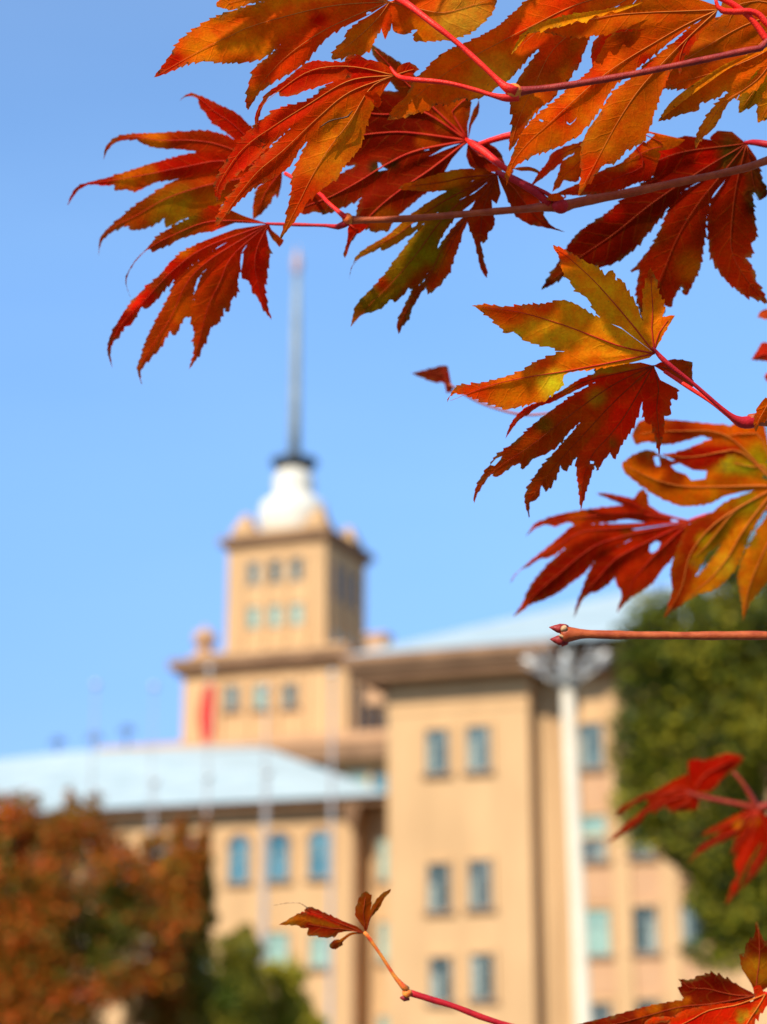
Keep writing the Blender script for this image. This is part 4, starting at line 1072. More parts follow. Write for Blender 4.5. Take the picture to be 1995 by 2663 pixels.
# leaf 4 (lower left)
leaf(b, Bc, (1010, 335), [
    ([(900, 300), (760, 250), (650, 300), (560, 345), (480, 395), (430, 450), (380, 500), (340, 560), (325, 610)],
     [(850, 330), (740, 370), (690, 375), (620, 395), (580, 410), (520, 440), (460, 462), (442, 455), (410, 470), (365, 525), (335, 580), (328, 630)], (347, 686), dict(col=BR, amp=5, curl=0.015, mid=[(850, 320), (700, 330), (540, 395), (440, 450), (360, 530), (327, 610)])),
    ([(850, 360), (720, 410), (600, 470), (540, 520), (480, 590), (400, 660), (330, 740), (280, 820), (250, 880), (240, 950)],
     [(860, 400), (760, 450), (660, 520), (570, 590), (520, 640), (480, 690), (430, 740), (400, 735), (370, 790), (340, 825), (320, 825), (290, 880), (265, 900), (252, 960)], (262, 1025), dict(col=RD, amp=5, curl=0.012)),
    ([(850, 400), (720, 480), (640, 540), (575, 590), (530, 690), (480, 780), (430, 880), (400, 970), (382, 1030)],
     [(880, 450), (790, 500), (700, 560), (660, 620), (648, 690), (640, 770), (600, 790), (565, 865), (535, 850), (490, 930), (450, 970), (415, 1010), (395, 1050)], (402, 1105), dict(col=(0.45, 0.05, 0.006), amp=5, curl=0.010)),
    ([(880, 400), (790, 480), (700, 570), (665, 650), (645, 740), (640, 800), (655, 850), (650, 900), (655, 950)],
     [(940, 400), (885, 465), (880, 530), (862, 600), (860, 660), (830, 700), (820, 750), (795, 740), (770, 810), (740, 820), (715, 880), (690, 930), (665, 980)], (628, 1032), dict(col=(0.38, 0.035, 0.004), amp=7, curl=0.006)),
    ([(940, 380), (890, 470), (880, 540), (890, 595), (920, 610), (935, 660), (960, 690), (985, 740)],
     [(1000, 380), (1010, 430), (1015, 490), (1005, 540), (1000, 600), (990, 640), (1000, 700), (1010, 750)], (1025, 795), dict(col=RD, amp=7, curl=0.004)),
    ([(1000, 355), (1020, 395), (1045, 425)], [(1025, 365), (1060, 395), (1080, 420)], (1062, 446), dict(col=BR, amp=2, novein=1)),
  ], 0.725, (RD, (0.42, 0.02, 0.004), CR_), 'crimson hanging leaf with five drooping lobes right above the spire', gy=6e-5, seed=33, gain=1.08, vein='vein_red',
  patches=[(800, 400, 150, (0.58, 0.02, 0.004)), (600, 440, 60, YO), (490, 620, 60, BR), (650, 350, 100, BR), (600, 760, 80, OR), (600, 290, 80, GR), (860, 300, 100, BR)],
  holes=[[(880, 478), (890, 478), (886, 520), (878, 560), (874, 520)]], origin=O)
# leaf 5 (dark red, behind; pigment darkened for shade of nearer leaves)
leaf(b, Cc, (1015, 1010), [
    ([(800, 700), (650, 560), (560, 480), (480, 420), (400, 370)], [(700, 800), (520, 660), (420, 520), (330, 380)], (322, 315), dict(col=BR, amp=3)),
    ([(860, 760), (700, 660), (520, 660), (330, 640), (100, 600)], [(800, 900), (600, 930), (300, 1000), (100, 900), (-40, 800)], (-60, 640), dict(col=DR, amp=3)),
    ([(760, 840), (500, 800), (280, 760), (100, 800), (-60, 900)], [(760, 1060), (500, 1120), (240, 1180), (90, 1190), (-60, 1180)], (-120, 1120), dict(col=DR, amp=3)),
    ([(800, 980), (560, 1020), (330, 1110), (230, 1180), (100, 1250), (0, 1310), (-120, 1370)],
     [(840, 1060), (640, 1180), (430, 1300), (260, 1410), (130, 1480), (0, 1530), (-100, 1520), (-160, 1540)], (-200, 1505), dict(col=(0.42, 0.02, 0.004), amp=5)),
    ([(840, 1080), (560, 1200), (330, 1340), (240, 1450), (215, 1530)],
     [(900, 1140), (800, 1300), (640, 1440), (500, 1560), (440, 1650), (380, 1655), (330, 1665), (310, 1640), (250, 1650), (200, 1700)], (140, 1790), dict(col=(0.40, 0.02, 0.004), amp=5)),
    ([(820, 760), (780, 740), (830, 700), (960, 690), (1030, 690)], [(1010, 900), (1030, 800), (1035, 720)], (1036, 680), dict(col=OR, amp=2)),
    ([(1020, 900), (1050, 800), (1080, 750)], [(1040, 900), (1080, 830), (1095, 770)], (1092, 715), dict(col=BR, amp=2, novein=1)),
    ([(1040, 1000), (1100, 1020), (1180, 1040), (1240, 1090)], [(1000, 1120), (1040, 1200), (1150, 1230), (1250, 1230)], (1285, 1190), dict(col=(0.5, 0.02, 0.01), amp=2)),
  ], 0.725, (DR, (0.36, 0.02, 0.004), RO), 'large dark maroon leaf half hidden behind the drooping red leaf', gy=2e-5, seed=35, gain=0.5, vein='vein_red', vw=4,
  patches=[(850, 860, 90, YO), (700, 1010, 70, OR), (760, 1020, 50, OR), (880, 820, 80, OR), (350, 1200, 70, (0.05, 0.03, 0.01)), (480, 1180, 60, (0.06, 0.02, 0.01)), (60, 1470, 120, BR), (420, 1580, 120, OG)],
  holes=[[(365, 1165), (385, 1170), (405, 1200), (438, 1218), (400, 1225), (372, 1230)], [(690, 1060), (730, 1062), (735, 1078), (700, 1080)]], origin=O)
# leaf 6 (orange-green)
leaf(b, Ec, (1225, 285), [
    ([(1100, 240), (960, 248), (860, 268), (740, 300), (640, 330), (560, 355)], [(1050, 330), (900, 400), (820, 400), (740, 410), (650, 400), (560, 395)], (512, 388), dict(col=YO, amp=3, fold=-0.15)),
    ([(1080, 320), (880, 400), (740, 480), (600, 580), (520, 650), (440, 720), (340, 780), (250, 840), (200, 900)],
     [(1080, 400), (900, 500), (760, 580), (640, 690), (560, 740), (520, 770), (440, 815), (400, 830), (390, 810), (300, 855), (230, 890), (180, 940)], (160, 1040), dict(col=(0.55, 0.20, 0.015), amp=3, curl=0.01)),
    ([(1060, 420), (860, 520), (700, 640), (600, 760), (500, 890), (420, 1000), (320, 1110), (240, 1190), (200, 1260)],
     [(1060, 480), (920, 600), (810, 760), (780, 880), (730, 970), (700, 1040), (620, 1110), (590, 1100), (550, 1150), (490, 1190), (450, 1185), (400, 1240), (330, 1270), (260, 1290), (210, 1330)], (172, 1382), dict(col=GR, amp=5, mid=[(1000, 450), (820, 620), (650, 850), (480, 1050), (300, 1230)])),
    ([(1080, 480), (900, 680), (800, 820), (740, 960), (700, 1050), (620, 1120), (570, 1210), (530, 1290), (505, 1360)],
     [(1100, 500), (960, 700), (830, 860), (760, 1000), (710, 1100), (680, 1130), (640, 1200), (605, 1260), (590, 1320), (545, 1370)], (515, 1435), dict(col=BR, amp=4)),
    ([(1080, 500), (920, 680), (810, 830), (740, 960), (710, 1040)], [(1130, 480), (1010, 600), (970, 720), (935, 830), (905, 900), (880, 990), (850, 1020), (820, 1075), (770, 1110)], (725, 1150), dict(col=RO, amp=5)),
    ([(1080, 440), (1015, 600), (1030, 680), (1060, 760), (1085, 860), (1100, 940), (1120, 990)],
     [(1250, 420), (1200, 560), (1205, 620), (1190, 680), (1160, 700), (1140, 765), (1105, 775), (1120, 850), (1130, 920), (1148, 965)], (1152, 1030), dict(col=(0.40, 0.018, 0.004), amp=4)),
    ([(1240, 330), (1300, 460), (1360, 580), (1450, 640), (1540, 660)], [(1290, 290), (1400, 330), (1480, 400), (1540, 500), (1560, 580), (1600, 640), (1640, 670)], (1712, 700), dict(col=(0.40, 0.018, 0.004), amp=3)),
  ], 0.708, ((0.35, 0.03, 0.005), BR, BR), 'olive and orange leaf hanging under the middle twig, its green lobe longest', gy=6e-5, seed=38, gain=0.68, vein='vein_dark', vw=2.2,
  patches=[(700, 840, 190, (0.22, 0.155, 0.006)), (840, 560, 100, (0.17, 0.10, 0.005)), (900, 430, 90, (0.19, 0.11, 0.006)), (400, 1070, 80, RO), (200, 1350, 90, YO), (440, 730, 60, YO), (900, 280, 100, (0.6, 0.24, 0.015)), (1090, 290, 40, YO), (720, 1000, 80, BR)],
  holes=[[(605, 640), (655, 628), (640, 655), (610, 668)], [(838, 710), (870, 672), (888, 674), (860, 715), (842, 722)], [(1045, 235), (1060, 205), (1075, 240), (1055, 250)], [(625, 525), (680, 450), (718, 410), (738, 415), (700, 480), (660, 520), (612, 545)], [(1185, 470), (1250, 522), (1190, 540)]], origin=O)
# small leaf 12 hanging behind the long serrated leaf
leaf(b, Fc, (760, 60), [
    ([(640, 90), (520, 160), (420, 190), (330, 230), (290, 300), (240, 360)], [(640, 150), (540, 200), (470, 225), (400, 265), (370, 300), (310, 350), (270, 385), (220, 420)], (186, 448), dict(col=(0.6, 0.03, 0.01), amp=3)),
    ([(640, 150), (500, 200), (450, 250), (385, 290), (370, 350), (340, 420)], [(680, 200), (600, 280), (500, 370), (490, 400), (440, 410), (400, 400), (370, 440)], (325, 474), dict(col=OR, amp=3)),
    ([(900, 150), (860, 190), (760, 290), (640, 340), (540, 400), (450, 440), (380, 470)], [(1000, 240), (940, 380), (840, 420), (740, 460), (600, 488), (480, 490)], (340, 495), dict(col=(0.42, 0.02, 0.004), amp=3)),
    ([(960, 120), (880, 200), (800, 260)], [(1150, 150), (1080, 200), (900, 240)], (740, 320), dict(col=OG, amp=2)),
  ], 0.700, (RD, RO, RD), 'small scarlet and orange leaf just above the middle twig node', gy=4e-5, seed=41, vein='vein_red',
  patches=[(440, 260, 60, YO), (470, 230, 50, YO), (1000, 200, 80, OG)], origin=O)
leaf(b, Fc, (80, 330), [([(120, 320), (180, 318), (230, 335)], [(130, 345), (190, 345), (240, 360)], (262, 362), dict(col=OG, amp=0, novein=1))], 0.705, (OG, YO, OG), 'narrow yellow-brown curled leaf remnant', seed=44, wav=0.2, origin=O)
# leaf 11 (large dark red, lower right; low gain puts leaf shade into its colour)
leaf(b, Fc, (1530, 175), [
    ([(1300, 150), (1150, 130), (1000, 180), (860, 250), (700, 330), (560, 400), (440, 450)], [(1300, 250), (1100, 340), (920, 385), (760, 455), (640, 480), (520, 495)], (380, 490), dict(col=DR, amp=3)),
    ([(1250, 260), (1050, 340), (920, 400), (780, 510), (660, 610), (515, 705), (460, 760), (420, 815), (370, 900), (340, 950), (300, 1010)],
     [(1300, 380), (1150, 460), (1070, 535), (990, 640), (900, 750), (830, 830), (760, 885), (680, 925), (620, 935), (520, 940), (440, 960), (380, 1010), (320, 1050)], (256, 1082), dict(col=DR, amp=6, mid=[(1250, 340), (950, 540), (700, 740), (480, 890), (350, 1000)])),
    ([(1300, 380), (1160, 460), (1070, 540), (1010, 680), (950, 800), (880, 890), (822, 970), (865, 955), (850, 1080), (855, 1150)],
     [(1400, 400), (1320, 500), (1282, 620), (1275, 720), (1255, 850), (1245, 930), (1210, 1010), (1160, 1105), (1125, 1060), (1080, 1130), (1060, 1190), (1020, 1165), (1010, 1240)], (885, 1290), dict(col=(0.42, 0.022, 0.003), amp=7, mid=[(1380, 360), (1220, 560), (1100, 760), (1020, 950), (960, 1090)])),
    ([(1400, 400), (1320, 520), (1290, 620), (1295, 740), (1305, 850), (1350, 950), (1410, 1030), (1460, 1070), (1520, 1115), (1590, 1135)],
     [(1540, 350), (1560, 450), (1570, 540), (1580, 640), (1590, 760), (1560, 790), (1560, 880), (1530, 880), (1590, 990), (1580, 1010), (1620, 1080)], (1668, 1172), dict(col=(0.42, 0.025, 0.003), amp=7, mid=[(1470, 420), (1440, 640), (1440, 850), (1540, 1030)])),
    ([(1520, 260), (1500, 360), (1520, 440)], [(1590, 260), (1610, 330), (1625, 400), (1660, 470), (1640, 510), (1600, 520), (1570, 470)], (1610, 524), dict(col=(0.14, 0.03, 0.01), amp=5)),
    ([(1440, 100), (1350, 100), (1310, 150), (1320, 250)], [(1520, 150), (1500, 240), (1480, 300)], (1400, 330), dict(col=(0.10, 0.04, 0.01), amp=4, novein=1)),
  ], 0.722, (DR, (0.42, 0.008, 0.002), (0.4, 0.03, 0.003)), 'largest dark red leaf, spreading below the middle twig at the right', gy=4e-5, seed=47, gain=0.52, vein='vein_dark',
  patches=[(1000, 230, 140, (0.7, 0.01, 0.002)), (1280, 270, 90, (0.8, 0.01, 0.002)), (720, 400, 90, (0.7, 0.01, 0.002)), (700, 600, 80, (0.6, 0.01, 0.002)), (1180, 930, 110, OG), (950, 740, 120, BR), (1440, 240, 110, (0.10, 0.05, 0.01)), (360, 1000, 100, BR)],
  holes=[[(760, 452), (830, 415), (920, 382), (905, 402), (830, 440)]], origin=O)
# twig 2
P2 = [(2040, 402, 0.700, 11), (1995, 416, 0.700, 11)]+[cp(Fc, x, y)+(0.700, r) for x, y, r in ((1500, 330, 10.5), (1200, 398, 10.2), (950, 450, 10.5), (780, 485, 12), (600, 515, 12.5), (450, 545, 14), (395, 560, 17), (330, 560, 14), (250, 568, 10.5))]
P2 += [cp(Ec, x, y)+(0.705, r) for x, y, r in ((1400, 535, 9.8), (1150, 558, 9.2), (900, 580, 8.6), (620, 600, 8.6), (400, 608, 8.8), (250, 610, 9.4), (170, 610, 12))]
stem(b, 'twig', P2, 'twig_brown', O, 12)
knob(b, 'node', *cp(Ec, 150, 605), 0.704, 14, 'node', O, 1.0, 1.1)
knob(b, 'node', *cp(Fc, 372, 562), 0.699, 19, 'petiole_dark', O, 1.2, 1.05, 0.1)
stem(b, 'petiole', [cp(Ec, 140, 600)+(0.703, 9), cp(Ec, 80, 550)+(0.705, 6), cp(Ec, 0, 480)+(0.71, 5), cp(Ec, -60, 420)+(0.72, 5), cp(A, 1090, 830)+(0.735, 5)], 'petiole', O, 10)
stem(b, 'petiole', [cp(Ec, 150, 625)+(0.704, 9), cp(Ec, 80, 660)+(0.706, 7.5), cp(Ec, 0, 652)+(0.71, 5), cp(Bc, 1120, 338)+(0.718, 5), cp(Bc, 1000, 335)+(0.724, 4)], 'petiole_dark', O, 10)
leaf(b, Ec, (160, 640), [([(150, 680), (150, 750), (135, 810), (122, 860)], [(260, 640), (300, 655), (240, 700), (190, 735), (165, 790), (150, 840)], (130, 888), dict(col=CR_, amp=3, fold=-0.2))], 0.715, (CR_, RD, CR_), 'small crimson bud leaf hooking down from the end node', seed=51, wav=0.3, vein='vein_red', origin=O)
stem(b, 'petiole', [cp(Ec, 1600, 505)+(0.699, 11), cp(Ec, 1520, 430)+(0.699, 9), cp(Ec, 1420, 370)+(0.70, 8), cp(Ec, 1300, 300)+(0.702, 8), cp(Ec, 1220, 270)+(0.705, 6)], 'petiole_dark', O, 10)
stem(b, 'petiole', [cp(Cc, 1330, 1240)+(0.708, 8), cp(Cc, 1240, 1180)+(0.71, 9), cp(Cc, 1140, 1100)+(0.715, 10), cp(Cc, 1050, 1040)+(0.72, 9), cp(Cc, 1000, 1000)+(0.724, 4)], 'petiole', O, 10)
stem(b, 'petiole', [cp(Cc, 1480, 960)+(0.72, 8), cp(Cc, 1320, 970)+(0.72, 9), cp(Cc, 1200, 1000)+(0.722, 8), cp(Cc, 1080, 1040)+(0.726, 6)], 'petiole', O, 10)
stem(b, 'petiole', [cp(Fc, 380, 560)+(0.698, 10), cp(Fc, 300, 490)+(0.698, 5.5), cp(Fc, 200, 440)+(0.70, 5), cp(Fc, 60, 370)+(0.702, 5)], 'petiole_dark', O, 8)
leaf(b, Fc, (400, 510), [([(360, 480), (310, 490), (295, 515)], [(400, 480), (410, 510), (350, 530)], (285, 525), dict(col=OR, amp=2, novein=1))], 0.695, (OR, RO, OR), 'small orange bud leaf on the thick node', seed=52, wav=0.3, origin=O)
stem(b, 'petiole', [cp(Fc, 1700, 185)+(0.71, 9), cp(Fc, 1640, 175)+(0.712, 9), cp(Fc, 1570, 165)+(0.716, 8), cp(Fc, 1520, 170)+(0.72, 5)], 'petiole_dark', O, 8)

# ================================================================== branch 3: yellow-orange leaf over crimson leaf
b, O = branch(1995, 1090, 0.67, 'twig at the right edge carrying a yellow-orange leaf above a dark crimson leaf')
leaf(b, Gc, (1145, 560), [
    ([(1110, 450), (1080, 390), (1060, 340), (1035, 300), (1010, 255), (990, 225), (965, 225), (955, 185), (935, 185), (920, 205), (880, 165), (830, 145), (780, 115), (730, 85)],
     [(990, 440), (912, 408), (870, 360), (840, 310), (800, 280), (778, 262), (765, 235), (740, 205), (720, 170), (712, 125)], (680, 66), dict(mid=[(1060, 450), (960, 330), (860, 220), (760, 130)], col=(0.78, 0.17, 0.008))),
    ([(1000, 450), (912, 408), (860, 385), (810, 350), (770, 330), (720, 318), (640, 335), (560, 340), (460, 348), (380, 338)],
     [(900, 580), (745, 552), (670, 530), (600, 515), (545, 495), (510, 462), (470, 460), (430, 430), (400, 400), (360, 372), (335, 350)], (310, 342), dict(mid=[(1000, 530), (850, 475), (700, 420), (520, 370)], col=(0.78, 0.17, 0.008))),
    ([(950, 570), (742, 553), (680, 570), (600, 600), (540, 640), (470, 665), (380, 690), (300, 703), (240, 712)],
     [(1120, 580), (1000, 610), (870, 628), (740, 652), (720, 710), (680, 740), (640, 775), (580, 785), (530, 800), (470, 812), (420, 795), (370, 780), (320, 760), (260, 742), (220, 745)], (196, 782), dict(mid=[(950, 600), (740, 640), (550, 670), (380, 710)], col=OR)),
    ([(1120, 490), (1095, 430), (1090, 350), (1095, 280), (1110, 220)], [(1140, 490), (1165, 440), (1180, 390), (1185, 330), (1160, 280), (1150, 220)], (1125, 168), dict(col=OG)),
    ([(1130, 500), (1160, 430), (1180, 400), (1210, 388)], [(1150, 540), (1180, 480), (1210, 430)], (1237, 386), dict(col=OG, amp=3)),
  ], 0.665, ((0.76, 0.20, 0.01), (0.74, 0.15, 0.008), RO), 'yellow-orange star-shaped leaf lit from the front', gy=0.5e-5, gx=-6e-6, seed=55, gain=1.25, vein='vein_red', vw=2.2, fold=0.05,
  patches=[(1000, 460, 170, (0.80, 0.19, 0.01)), (900, 290, 110, (0.76, 0.20, 0.01)), (650, 470, 120, (0.82, 0.22, 0.012)), (690, 700, 90, (0.84, 0.40, 0.03)), (880, 612, 35, OG), (730, 100, 90, RO), (480, 345, 130, RO), (1125, 200, 50, BR), (640, 600, 60, RO), (640, 330, 90, RO), (330, 730, 120, RO), (520, 480, 35, YE)], origin=O)
leaf(b, Gc, (1140, 615), [
    ([(1000, 620), (880, 650), (800, 680), (720, 730), (640, 770), (560, 805), (510, 850), (480, 900)], [(900, 680), (800, 720), (690, 775), (620, 800), (560, 840), (520, 870), (490, 910)], (464, 948), dict(col=RD, amp=3)),
    ([(1000, 640), (880, 690), (760, 760), (640, 845), (560, 915), (480, 985), (420, 1030), (390, 1075), (350, 1130), (325, 1190)],
     [(1000, 720), (920, 780), (830, 850), (760, 910), (700, 980), (640, 1020), (590, 1040), (545, 1085), (530, 1060), (490, 1075), (430, 1120), (400, 1110), (360, 1160), (335, 1200)], (322, 1242), dict(col=BR, amp=6, mid=[(960, 700), (760, 840), (580, 980), (430, 1080), (350, 1160)])),
    ([(1020, 700), (920, 780), (830, 850), (760, 930), (680, 1020), (620, 1090), (575, 1160), (553, 1220)],
     [(1040, 780), (940, 860), (860, 930), (795, 1020), (770, 1050), (735, 1095), (715, 1070), (690, 1130), (650, 1185), (630, 1160), (610, 1220), (575, 1240)], (572, 1310), dict(col=BR, amp=6, curl=0.01, mid=[(960, 780), (820, 930), (700, 1060), (610, 1180), (565, 1250)])),
    ([(1040, 760), (930, 860), (850, 940), (795, 1020), (790, 1100), (800, 1180)],
     [(1110, 720), (1085, 790), (1060, 860), (1030, 920), (1000, 960), (960, 1040), (945, 1010), (900, 1060), (885, 1090), (870, 1070), (850, 1130), (830, 1190)], (808, 1275), dict(col=(0.42, 0.025, 0.005), amp=6)),
    ([(1110, 680), (1090, 770), (1100, 860), (1130, 880), (1150, 950)], [(1170, 680), (1240, 720), (1245, 765), (1215, 770), (1215, 840), (1190, 840), (1185, 910), (1175, 960)], (1165, 1020), dict(col=(0.42, 0.025, 0.005), amp=6)),
    ([(1170, 600), (1220, 588), (1270, 590)], [(1180, 640), (1260, 680), (1318, 712), (1315, 660), (1315, 610)], (1318, 600), dict(col=BR, amp=3)),
    ([(1080, 600), (1000, 610), (930, 620), (880, 620)], [(1060, 650), (980, 670), (920, 672)], (870, 660), dict(col=GR, amp=4, novein=1)),
  ], 0.682, ((0.46, 0.012, 0.003), (0.3, 0.008, 0.001), RD), 'dark crimson leaf with four serrated lobes hanging below the yellow-orange leaf', gy=5e-5, seed=58, gain=1.1, vein='vein_dark',
  patches=[(1010, 790, 35, (0.16, 0.05, 0.004)), (960, 960, 35, (0.08, 0.04, 0.01)), (640, 880, 50, (0.14, 0.05, 0.005)), (540, 960, 60, BR), (1080, 660, 50, BR), (860, 720, 80, RD), (1020, 850, 130, (0.62, 0.010, 0.003)), (1120, 800, 80, (0.5, 0.008, 0.002)), (740, 700, 60, OG), (640, 1100, 70, BR), (880, 760, 60, (0.30, 0.11, 0.01))],
  holes=[[(395, 1068), (420, 1040), (448, 1028), (440, 1045), (415, 1072)], [(850, 1050), (868, 1052), (866, 1062), (852, 1062)]], origin=O)
stem(b, 'petiole', [cp(Gc, 1600, 868)+(0.669, 15), cp(Gc, 1555, 872)+(0.668, 15), cp(Gc, 1510, 855)+(0.667, 9), cp(Gc, 1440, 800)+(0.666, 6), cp(Gc, 1330, 705)+(0.665, 5.6), cp(Gc, 1220, 620)+(0.664, 6), cp(Gc, 1170, 575)+(0.664, 6.4), cp(Gc, 1135, 530)+(0.664, 3)], 'petiole_dark', O, 12)
stem(b, 'petiole', [cp(Gc, 1590, 880)+(0.670, 12), cp(Gc, 1540, 885)+(0.670, 10), cp(Gc, 1480, 840)+(0.671, 7), cp(Gc, 1400, 780)+(0.673, 5.6), cp(Gc, 1280, 700)+(0.676, 5.2), cp(Gc, 1190, 640)+(0.680, 5)], 'petiole', O, 12)
stem(b, 'twig', [(2060, 1085, 0.672, 17), (1995, 1093, 0.672, 17), cp(Gc, 1620, 862)+(0.670, 17), cp(Gc, 1575, 866)+(0.669, 17)], 'twig_brown', O, 12)
leaf(b, Gc, (1680, 770), [([(1650, 760), (1625, 790), (1605, 840), (1598, 880)], [(1690, 800), (1660, 850), (1640, 870), (1620, 880)], (1606, 922), dict(col=OR, amp=4))], 0.660, (OR, OG, OR), 'small orange leaf tip curling over the twig end', seed=61, wav=0.5, origin=O)

# ================================================================== branch 4: softer cluster behind
b, O = branch(2040, 1320, 0.86, 'out-of-focus twig at the right with an orange-green leaf and a crimson leaf')
stem(b, 'twig', [(2120, 1310, 0.875, 12), (2040, 1320, 0.875, 11), cp(Hc, 1690, 720)+(0.875, 8), cp(Hc, 1640, 715)+(0.875, 6)], 'twig_brown', O, 10)
leaf(b, Hc, (1720, 590), [
    ([(1560, 500), (1440, 430), (1250, 420), (1100, 440), (980, 380), (900, 400), (840, 440)], [(1520, 620), (1400, 650), (1330, 685), (1180, 705), (1100, 680), (1010, 640), (940, 590), (870, 540), (830, 500)], (818, 452), dict(col=(0.64, 0.13, 0.006), amp=4, mid=[(1600, 585), (1400, 590), (1200, 590), (1040, 560), (900, 500)])),
    ([(1600, 380), (1500, 300), (1440, 240), (1300, 225), (1150, 208), (1000, 205), (920, 215)], [(1600, 440), (1440, 370), (1300, 300), (1200, 320), (1080, 345), (960, 330), (900, 345)], (875, 290), dict(col=(0.52, 0.05, 0.004), amp=3, **{'from': (1690, 420)})),
    ([(1600, 370), (1500, 330), (1380, 310), (1290, 330), (1200, 370), (1120, 395)], [(1600, 470), (1480, 450), (1380, 470), (1280, 490), (1200, 480), (1130, 440)], (1045, 402), dict(cw=1.0, col=(0.34, 0.008, 0.003), amp=3, **{'from': (1690, 420)})),
    ([(1640, 230), (1520, 200), (1440, 250)], [(1700, 420), (1560, 360), (1480, 330)], (1420, 300), dict(col=OR, amp=3)),
    ([(1640, 600), (1400, 690), (1330, 800), (1260, 960), (1220, 1010)], [(1660, 640), (1540, 760), (1420, 900), (1330, 960), (1260, 1000)], (1205, 1030), dict(col=GR, amp=3)),
    ([(1640, 640), (1500, 800), (1400, 920), (1300, 1060), (1220, 1150)], [(1690, 660), (1560, 860), (1500, 1020), (1430, 1120), (1370, 1170), (1300, 1200), (1260, 1210)], (1212, 1245), dict(col=(0.66, 0.22, 0.012), amp=5)),
    ([(1600, 600), (1420, 700), (1300, 760), (1200, 820), (1120, 1000), (1100, 1100), (1110, 1180), (1090, 1260)], [(1600, 660), (1400, 860), (1300, 1000), (1240, 1120), (1240, 1200), (1200, 1240), (1150, 1280)], (1058, 1350), dict(col=(0.26, 0.02, 0.003), cw=1.0, amp=4)),
    ([(1690, 700), (1600, 850), (1520, 1000), (1490, 1100), (1500, 1200), (1515, 1280)], [(1780, 760), (1740, 950), (1680, 1100), (1640, 1160), (1590, 1220), (1550, 1280)], (1518, 1372), dict(col=(0.56, 0.17, 0.012), amp=5)),
    ([(1640, 400), (1540, 420), (1460, 440)], [(1690, 500), (1600, 540), (1520, 500)], (1450, 450), dict(col=(0.50, 0.42, 0.03), amp=2)),
  ], 0.850, (OG, (0.62, 0.2, 0.015), YO), 'out-of-focus orange and lime leaf spreading from the right border', gy=3e-5, seed=64, gain=0.82, vein='vein', vw=2.6,
  patches=[(1620, 430, 110, (0.42, 0.28, 0.012)), (1550, 700, 100, (0.30, 0.19, 0.01)), (1290, 900, 60, (0.44, 0.27, 0.012)), (1380, 640, 70, YE), (1150, 280, 120, (0.36, 0.02, 0.004)), (1080, 560, 60, (0.3, 0.03, 0.004)), (1000, 450, 70, BR), (1120, 530, 70, RO), (1560, 900, 70, GR), (1420, 1050, 90, (0.66, 0.36, 0.04)), (950, 420, 90, (0.20, 0.025, 0.003)), (1130, 540, 80, (0.22, 0.03, 0.003)), (1130, 1150, 150, (0.28, 0.03, 0.003)), (1420, 600, 90, OG)],
  holes=[[(1080, 370), (1150, 340), (1290, 312), (1285, 335), (1180, 372), (1100, 392)], [(1100, 470), (1150, 455), (1230, 495), (1310, 500), (1300, 545), (1220, 555), (1190, 520), (1130, 500)], [(1000, 420), (1030, 412), (1040, 470), (1015, 470)]], origin=O)
leaf(b, Hc, (1215, 790), [
    ([(1100, 760), (1000, 750), (960, 700), (900, 690), (800, 700), (700, 712), (580, 728), (460, 750), (370, 780), (310, 810)], [(960, 800), (840, 780), (750, 795), (650, 805), (560, 815), (510, 795), (430, 820), (380, 810), (320, 830)], (262, 878), dict(col=(0.6, 0.03, 0.012), amp=3)),
    ([(900, 800), (760, 805), (620, 810), (540, 815), (480, 860), (400, 930), (300, 1010), (230, 1070), (190, 1110)], [(860, 840), (700, 870), (560, 900), (480, 950), (400, 1000), (340, 1010), (280, 1050), (220, 1080)], (170, 1150), dict(col=(0.5, 0.03, 0.01), amp=3)),
    ([(900, 840), (740, 830), (600, 870), (500, 940), (400, 1030), (320, 1120), (270, 1200), (240, 1270)], [(860, 900), (760, 960), (680, 1000), (600, 1090), (520, 1150), (470, 1190), (420, 1220), (340, 1255), (290, 1270), (240, 1310)], (188, 1345), dict(col=DR, amp=4)),
    ([(900, 880), (760, 960), (680, 1000), (630, 1080), (590, 1180), (560, 1260)], [(960, 960), (860, 1020), (780, 1110), (730, 1160), (680, 1195), (640, 1205), (590, 1245)], (538, 1350), dict(col=DR, amp=4)),
    ([(980, 900), (860, 1020), (780, 1110), (810, 1190), (815, 1230)], [(1180, 880), (1130, 980), (1060, 1060), (1000, 1140), (930, 1195), (870, 1230), (830, 1270)], (786, 1320), dict(col=(0.36, 0.02, 0.004), amp=4)),
    ([(1040, 740), (960, 690), (880, 660), (790, 640), (720, 628)], [(960, 780), (880, 720), (800, 685), (740, 660)], (668, 630), dict(col=(0.55, 0.02, 0.01), amp=2)),
    ([(1000, 760), (890, 680), (910, 630)], [(1040, 760), (975, 700), (965, 640)], (940, 600), dict(col=OR, amp=2)),
  ], 0.890, (DR, (0.42, 0.02, 0.005), RD), 'out-of-focus crimson leaf with hooked tips above the bare twig', gy=4e-5, seed=67, gain=0.8, vein='vein_red', vw=1.8,
  patches=[(560, 760, 60, OR), (410, 930, 50, RO), (830, 900, 120, (0.5, 0.02, 0.004)), (1060, 780, 100, (0.5, 0.02, 0.01)), (240, 1290, 60, RO), (850, 850, 50, BR)],
  holes=[[(980, 930), (1015, 905), (1042, 915), (1025, 955), (995, 975), (976, 965)], [(1100, 772), (1145, 775), (1140, 795), (1105, 792)]], origin=O)
stem(b, 'petiole', [cp(Hc, 1210, 790)+(0.89, 6), cp(Hc, 1300, 760)+(0.89, 6), cp(Hc, 1450, 735)+(0.885, 6), cp(Hc, 1640, 715)+(0.875, 6)], 'petiole_dark', O, 8)

